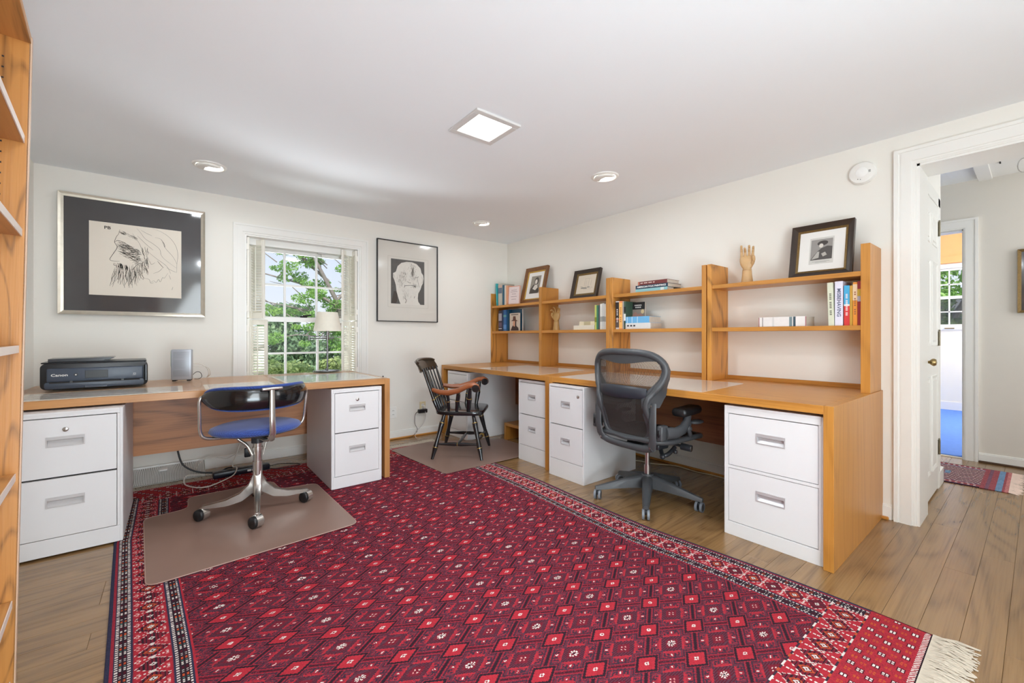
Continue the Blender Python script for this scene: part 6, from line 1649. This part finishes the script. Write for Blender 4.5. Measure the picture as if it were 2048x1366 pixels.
# seat
sp = round_poly([(-0.24, 0.26), (-0.255, -0.10), (-0.20, -0.20), (0.20, -0.20), (0.255, -0.10), (0.24, 0.26)], 0.08, 6)
m = MB(); m.tube([(x, y, 0.435 - 0.05 * max(0, y - 0.16) * 3) for x, y in sp], 0.017, 10, closed=True); finish('seat_frame', m, graph, t, 3)
m = MB(); m.prism([(x * 0.93, y * 0.93) for x, y in sp], 0.428, 0.436, 'z'); finish('seat_mesh', m, flatc((24, 24, 26), 0.9), t)
# back
zlift = -0.005
half = [(0.0, 0.965), (0.12, 0.962), (0.20, 0.945), (0.250, 0.905), (0.263, 0.86), (0.254, 0.81), (0.232, 0.765), (0.207, 0.725), (0.186, 0.685), (0.177, 0.64), (0.181, 0.57), (0.184, 0.52), (0.178, 0.475), (0.150, 0.446), (0.08, 0.434), (0.0, 0.430)]
def backy(x, z):
    lean = -0.205 - 0.16 * max(0, z - 0.43) * 0.55 + 0.05 * math.exp(-((z - 0.66) / 0.12) ** 2) * -1.0
    return lean + 0.75 * x * x * (1.0 if z < 0.7 else 1.25)
outl = [(x, z) for x, z in half] + [(-x, z) for x, z in half[::-1][1:-1]]
# densify
def dens(pts, n=3):
    out = []; N_ = len(pts)
    for i in range(N_):
        p0, p1, p2, p3 = pts[i - 1], pts[i], pts[(i + 1) % N_], pts[(i + 2) % N_]
        for k in range(n):
            s_ = k / n
            out.append(tuple(0.5 * (2 * p1[j] + (-p0[j] + p2[j]) * s_ + (2 * p0[j] - 5 * p1[j] + 4 * p2[j] - p3[j]) * s_ ** 2 + (-p0[j] + 3 * p1[j] - 3 * p2[j] + p3[j]) * s_ ** 3) for j in (0, 1)))
    return out
od = dens(outl)
pts3 = [(x, backy(x, z) - 0.004, z) for x, z in od]
rad = [0.021 if z > 0.74 else (0.017 if z > 0.6 else 0.014) for x, z in od]
m = MB(); m.tube(pts3, rad, 10, closed=True); finish('back_frame', m, graph, t, 3)
def inner_half(z):
    zs = [(p[1], p[0]) for p in half][::-1]
    return np.interp(z, [a for a, b_ in zs], [b_ for a, b_ in zs])
# inner frame band between rim and mesh
xs_in = lambda z: inner_half(z) - (0.020 + 0.020 * math.exp(-((z - 0.72) / 0.07) ** 2) + 0.012 * (z < 0.6))
for s in (-1, 1):
    prev = None; m = MB()
    for k in range(34):
        z = 0.455 + (0.925 - 0.455) * k / 33
        xo, xi = inner_half(z), xs_in(z)
        a = (m.bm.verts.new((s * xo, backy(xo, z) - 0.010, z)), m.bm.verts.new((s * xi, backy(xi, z) - 0.004, z)), m.bm.verts.new((s * xi, backy(xi, z) + 0.004, z)), m.bm.verts.new((s * xo, backy(xo, z) + 0.010, z)))
        if prev:
            for j in range(4): m.bm.faces.new((prev[j], a[j], a[(j + 1) % 4], prev[(j + 1) % 4]))
        prev = a
    finish('inner_frame', m, graph, t, 1.2)
m = MB(); prev = None
for k in range(41):      # crescent top pad
    x = -0.235 + 0.47 * k / 40; zt_ = float(np.interp(abs(x), [p[0] for p in half[:5]], [p[1] for p in half[:5]])) - 0.004
    zb_ = 0.906 + 0.75 * x * x * (-0.2) - 0.014 * math.cos(x / 0.235 * PI)
    zb_ = min(zb_, zt_ - 0.004)
    a = (m.bm.verts.new((x, backy(x, zt_) - 0.012, zt_)), m.bm.verts.new((x, backy(x, zb_) - 0.010, zb_)), m.bm.verts.new((x, backy(x, zb_) + 0.006, zb_)), m.bm.verts.new((x, backy(x, zt_) + 0.01, zt_)))
    if prev:
        for j in range(4): m.bm.faces.new((prev[j], a[j], a[(j + 1) % 4], prev[(j + 1) % 4]))
    prev = a
finish('top_pad', m, graph, t, 1.2)
meshm = flatc((52, 50, 48), 0.6)
m = MB(); n_st = 66
for k in range(n_st + 1):
    f = -1 + 2 * k / n_st; pr = None
    for j in range(19):
        z = 0.452 + (0.915 - 0.452) * j / 18; x = f * (xs_in(z) + 0.002); y_ = backy(x, z)
        w_ = (0.0019 if z > 0.72 else 0.0022)
        a = (m.bm.verts.new((x - w_, y_, z)), m.bm.verts.new((x + w_, y_, z)))
        if pr: m.bm.faces.new((pr[0], pr[1], a[1], a[0]))
        pr = a
o = finish('mesh_weave', m, meshm, t); o['kind'] = 'stuff'
# lumbar pad
m = MB(); prev = None
for k in range(31):
    f = -1 + 2 * k / 30; x = f * 0.178; dz_ = 0.012 * (1 - f * f)
    zt_, zb_ = 0.752 + dz_, 0.690 - dz_ * 1.0 + 0.004
    y_ = -0.012 - 0.022 * (1 - f ** 4)
    a = [m.bm.verts.new((x, backy(x, 0.72) + y_ * c_, z)) for c_, z in ((0.5, zt_), (1.0, zt_ - 0.014), (0.9, (zt_ + zb_) / 2), (1.0, zb_ + 0.01), (0.5, zb_), (0.1, zb_ + 0.01), (0.1, zt_ - 0.01))]
    if prev:
        for j in range(7): m.bm.faces.new((prev[j], a[j], a[(j + 1) % 7], prev[(j + 1) % 7]))
    prev = a
finish('lumbar_pad', m, flatc((40, 43, 52), 0.45), t, 1.2)
# side bars linking back and seat
for s in (-1, 1):
    m = MB(); prev = None
    for k in range(22):      # deep outer flange of the rim, wrapping forward
        z = 0.640 + (0.915 - 0.640) * k / 21
        xo = inner_half(z); yb_ = backy(xo, z); fw = 0.022 + 0.075 * math.exp(-((z - 0.70) / 0.085) ** 2)
        xf_ = max(xo, 0.205 + 0.02 * (z - 0.64) / 0.1) if z < 0.80 else xo
        a = [m.bm.verts.new((s * (xo - 0.012), yb_ - 0.016, z)), m.bm.verts.new((s * (xo + 0.012), yb_ - 0.012, z)), m.bm.verts.new((s * (xf_ + 0.014), yb_ + fw, z)), m.bm.verts.new((s * (xf_ + 0.004), yb_ + fw, z)), m.bm.verts.new((s * (xo - 0.012), yb_ + 0.004, z))]
        if prev:
            for j in range(5): m.bm.faces.new((prev[j], a[j], a[(j + 1) % 5], prev[(j + 1) % 5]))
        prev = a
    finish('rim_flange', m, graph, t, 0.9)
    m = MB()
    m.tube([(s * 0.204, -0.228, 0.668), (s * 0.210, -0.236, 0.60), (s * 0.210, -0.236, 0.50), (s * 0.203, -0.226, 0.43), (s * 0.188, -0.214, 0.402)], [0.026, 0.025, 0.025, 0.025, 0.028], 10, flat=((1, 0, 0), 0.42)); finish('side_bar', m, graph, t, 1.0)
    m = MB()
    for z_ in (0.655, 0.405):
        xx = s * (0.205 if z_ > 0.5 else 0.190); m.lathe([(0, 0), (0.006, 0), (0.006, 0.002), (0, 0.0025)], 12, Matrix.Translation((xx, -0.240 + (0.006 if z_ < 0.5 else 0), z_)) @ RX)
    finish('bolt', m, alu, t, 0.8)
    m = MB(); m.box(-0.020, 0.020, -0.034, 0.03, -0.045, 0.045, 0.010, 2, mat=Matrix.Translation((s * 0.248, -0.195, 0.50))); ab = finish('arm_bracket', m, graph, t, 0.8)
    m = MB(); m.ball((s * 0.248, -0.232, 0.50), 0.009, 0.004, 0.022); finish('arm_lock', m, blackm, ab, 1)
    m = MB(); m.tube([(s * 0.265, -0.19, 0.50), (s * 0.285, -0.12, 0.497), (s * 0.292, -0.06, 0.515), (s * 0.290, -0.02, 0.548), (s * 0.285, 0.0, 0.588)], [0.036, 0.034, 0.032, 0.030, 0.030], 12, flat=((0, 0, 1), 0.7)); finish('arm_post', m, graph, t, 1.0)
    m = MB(); m.box(-0.046, 0.046, -0.118, 0.118, -0.024, 0.026, 0.022, 4, mat=Matrix.Translation((s * 0.272, 0.015, 0.612)) @ Matrix.Rotation(R(8) * s, 4, 'Z')); finish('arm_pad', m, blackm, t, 3)
    m = MB(); m.tube([(s * 0.20, 0.08, 0.42), (s * 0.262, 0.06, 0.455), (s * 0.27, 0.03, 0.50), (s * 0.265, 0.05, 0.53)], 0.013, 10); m.ball((s * 0.27, 0.04, 0.50), 0.018); m.ball((s * 0.275, 0.11, 0.535), 0.035, 0.06, 0.014); finish('arm_lever', m, graph, t, 1.2)
m = MB(); m.tube([(-0.195, -0.215, 0.405), (-0.13, -0.205, 0.385), (0, -0.20, 0.380), (0.13, -0.205, 0.385), (0.195, -0.215, 0.405)], 0.022, 12, flat=((0, 0, 1), 0.7)); m.box(-0.06, 0.06, -0.20, -0.08, 0.358, 0.385, 0.008); finish('back_yoke', m, graph, t, 1.2)

# ------------------------------------------------------------------ floor register, cables, power strip
t = thing('air_register', 'white ribbed air register on the floor under the printer', 'register', (-3.50, -0.018, 0.004))
M_ = Matrix.Rotation(R(-0), 4, 'X')
m = MB(); m.prism([(0, 0.085), (0, 0), (-0.205, 0), (-0.205, 0.006), (-0.012, 0.078)], 0.0, 0.44, 'x'); finish('register_body', m, flatc((178, 176, 170), 0.6), t)
m = MB()
for k in range(46):
    x = 0.006 + k * 0.0094; cv = 0.016 * math.sin(k * 0.28)
    pts = [(x + cv * (f - 0.5) * 2 * (1 - f), -0.012 - 0.193 * f, 0.080 - 0.071 * f) for f in (0, 0.25, 0.5, 0.75, 1.0)]
    m.tube([(a_, b_, c_ + 0.003) for a_, b_, c_ in pts], 0.0029, 4)
o = finish('ribs', m, windm, t); o['kind'] = 'stuff'
m = MB(); m.box(0.0, 0.44, -0.016, 0.0, 0.078, 0.092, 0.003); finish('top_rail', m, windm, t)
m = MB(); m.box(0.165, 0.215, -0.10, -0.05, 0.062, 0.072, 0.003); finish('damper_plate', m, windm, t)
t = thing('power_strip', 'long black power strip on the rug end under the window desk', 'power strip', (-2.84, -0.33, RH + 0.003), R(3))
m = MB(); m.box(-0.185, 0.185, -0.035, 0.035, 0, 0.042, 0.008, 2); finish('strip_body', m, pbr('power_strip_navy', (24, 28, 40), 0.3, noise=0.05), t, 0.6)
m = MB(); m.box(0.03, 0.055, -0.0362, -0.034, 0.014, 0.028, 0.001); m.box(0.06, 0.075, -0.0362, -0.034, 0.014, 0.028, 0.001); finish('indicator_labels', m, trimm, t)
for k in range(5):
    m = MB(); m.box(-0.15 + k * 0.055, -0.12 + k * 0.055, -0.014, 0.014, 0.042, 0.0435, 0.001); finish('socket', m, blackm, t)
def cable(label, pts, r, mat, nm='cable'):
    m = MB(); m.tube(pts, r, 7); return tag(finish(nm, m, mat, None, 3), label, 'cable')
fz = RH + 0.006
cable('thick black cable hanging behind the window desk to the power strip', [(-3.235, -0.24, 0.30), (-3.225, -0.24, 0.22), (-3.195, -0.25, 0.12), (-3.11, -0.26, 0.055), (-2.99, -0.27, 0.03), (-2.93, -0.285, 0.055), (-2.90, -0.31, 0.058)], 0.006, cabb)
cable('white cable looped on the rug in front of the power strip', [(-2.83, -0.22, 0.26), (-2.86, -0.235, 0.16), (-2.895, -0.26, 0.06), (-2.875, -0.345, 0.062), (-2.90, -0.41, 0.03), (-2.973, -0.47, fz + 0.004), (-3.067, -0.542, fz + 0.002), (-3.14, -0.497, fz + 0.002), (-3.19, -0.40, fz + 0.01), (-3.18, -0.31, 0.05), (-3.12, -0.26, 0.035), (-3.07, -0.29, 0.03)], 0.0042, cabw)
cable('thin white cable drooping against the wall under the window desk', [(-2.78, -0.22, 0.30), (-2.80, -0.20, 0.20), (-2.86, -0.16, 0.13), (-2.93, -0.12, 0.09), (-3.02, -0.10, 0.12), (-3.09, -0.12, 0.09), (-3.13, -0.24, 0.05)], 0.003, cabw)
cable('thin black cord coiled at the far end of the power strip', [(-2.65, -0.33, 0.03), (-2.58, -0.30, 0.025), (-2.50, -0.33, 0.02), (-2.44, -0.37, fz + 0.002), (-2.50, -0.41, fz + 0.002), (-2.60, -0.40, fz + 0.002), (-2.66, -0.36, fz + 0.006)], 0.003, cabb)
t = thing('cord_adapter', 'small black plug adapter hanging behind the blue chair column', 'power adapter', (-2.80, -0.30, 0.155))
m = MB(); m.box(-0.022, 0.022, -0.015, 0.015, -0.035, 0.035, 0.006, 2); finish('adapter_body', m, graphd, t, 0.6)
m = MB(); m.tube([(0, 0, 0.035), (-0.02, 0.0, 0.07), (-0.03, 0.02, 0.12), (-0.03, 0.03, 0.16)], 0.003, 6); finish('adapter_cord', m, cabw, t, 3)
cable('cream extension cord along the wall behind the mesh office chair', [(-0.28, -1.70, 0.012), (-0.24, -1.93, 0.008), (-0.165, -2.05, 0.006), (-0.16, -2.14, 0.006), (-0.06, -2.30, 0.006), (-0.07, -2.48, 0.006), (-0.055, -2.60, 0.006), (-0.06, -2.72, 0.006), (-0.12, -2.95, 0.006)], 0.0045, pbr('cream_cord', (214, 200, 170), 0.5, noise=0.03))

# ------------------------------------------------------------------ oak bookcase at the edge of the frame
t = thing('oak_bookcase', 'tall oak bookcase with adjustable pale edged shelves beside the camera', 'bookcase', (0, 0, 0))
e_ang = R(5.3)
t.location = (-3.598, -2.33, 0); t.rotation_euler = (0, R(1.0), e_ang)
# local: front edge of far end panel at origin; case extends -x (depth) and -y (towards the viewer)
BH, BL, BD = 1.93, 1.75, 0.30
m = MB(); m.box(-BD, 0, 0, 0.02, 0, BH, 0.001); finish('end_panel', m, shelfoak, t)
m = MB(); m.box(-BD, 0, -BL, -BL + 0.02, 0, BH, 0.001); finish('end_panel', m, shelfoak, t)
m = MB(); m.box(-0.004, 0.0015, 0.0, 0.02, 0, BH, 0.0005); finish('front_edging', m, pbr('pale_oak_edge', (206, 176, 150), 0.45, noise=0.06), t)
m = MB(); m.box(-BD, 0, -BL + 0.02, 0, BH - 0.02, BH, 0.001); finish('top_board', m, wood('bookcase_oak_y', (206, 148, 82), (184, 124, 60), (84, 50, 22), 'y', rings=12, scale=3.5, stretch=4, line=0.7), t)
by = wood('bookcase_shelf_oak', (196, 142, 82), (172, 118, 62), (96, 60, 30), 'y', rings=12, scale=3.5, stretch=4, line=0.6)
edgem = pbr('shelf_edge_pale', (226, 214, 204), 0.45, noise=0.03)
for z in (1.637, 1.368, 1.034, 0.668, 0.308, 0.08):
    m = MB(); m.box(-BD + 0.008, -0.010, -BL + 0.022, -0.002, z - 0.02, z, 0.001); s_ = finish('shelf', m, by, t)
    m = MB(); m.box(-0.010, -0.0075, -BL + 0.022, -0.002, z - 0.0205, z + 0.0005); finish('shelf_edging', m, edgem, s_)
m = MB(); m.box(-BD, -BD + 0.006, -BL + 0.02, 0, 0, BH); finish('back_board', m, by, t)
m = MB()
for k in range(58):
    z = 0.14 + k * 0.030
    for xx in (-0.052, -BD + 0.05):
        m.box(xx - 0.0022, xx + 0.0022, -0.0006, 0.0002, z - 0.0022, z + 0.0022)
o = finish('peg_holes', m, darkgap, t); o['kind'] = 'stuff'

# text curves become real meshes
bpy.context.view_layer.update()
dg = bpy.context.evaluated_depsgraph_get()
for o in [o for o in COL.objects if o.type == 'FONT']:
    me = bpy.data.meshes.new_from_object(o.evaluated_get(dg))
    n = bpy.data.objects.new('lettering', me); COL.objects.link(n)
    n.parent = o.parent; n.location = o.location; n.rotation_euler = o.rotation_euler; n.scale = o.scale
    bpy.data.objects.remove(o)
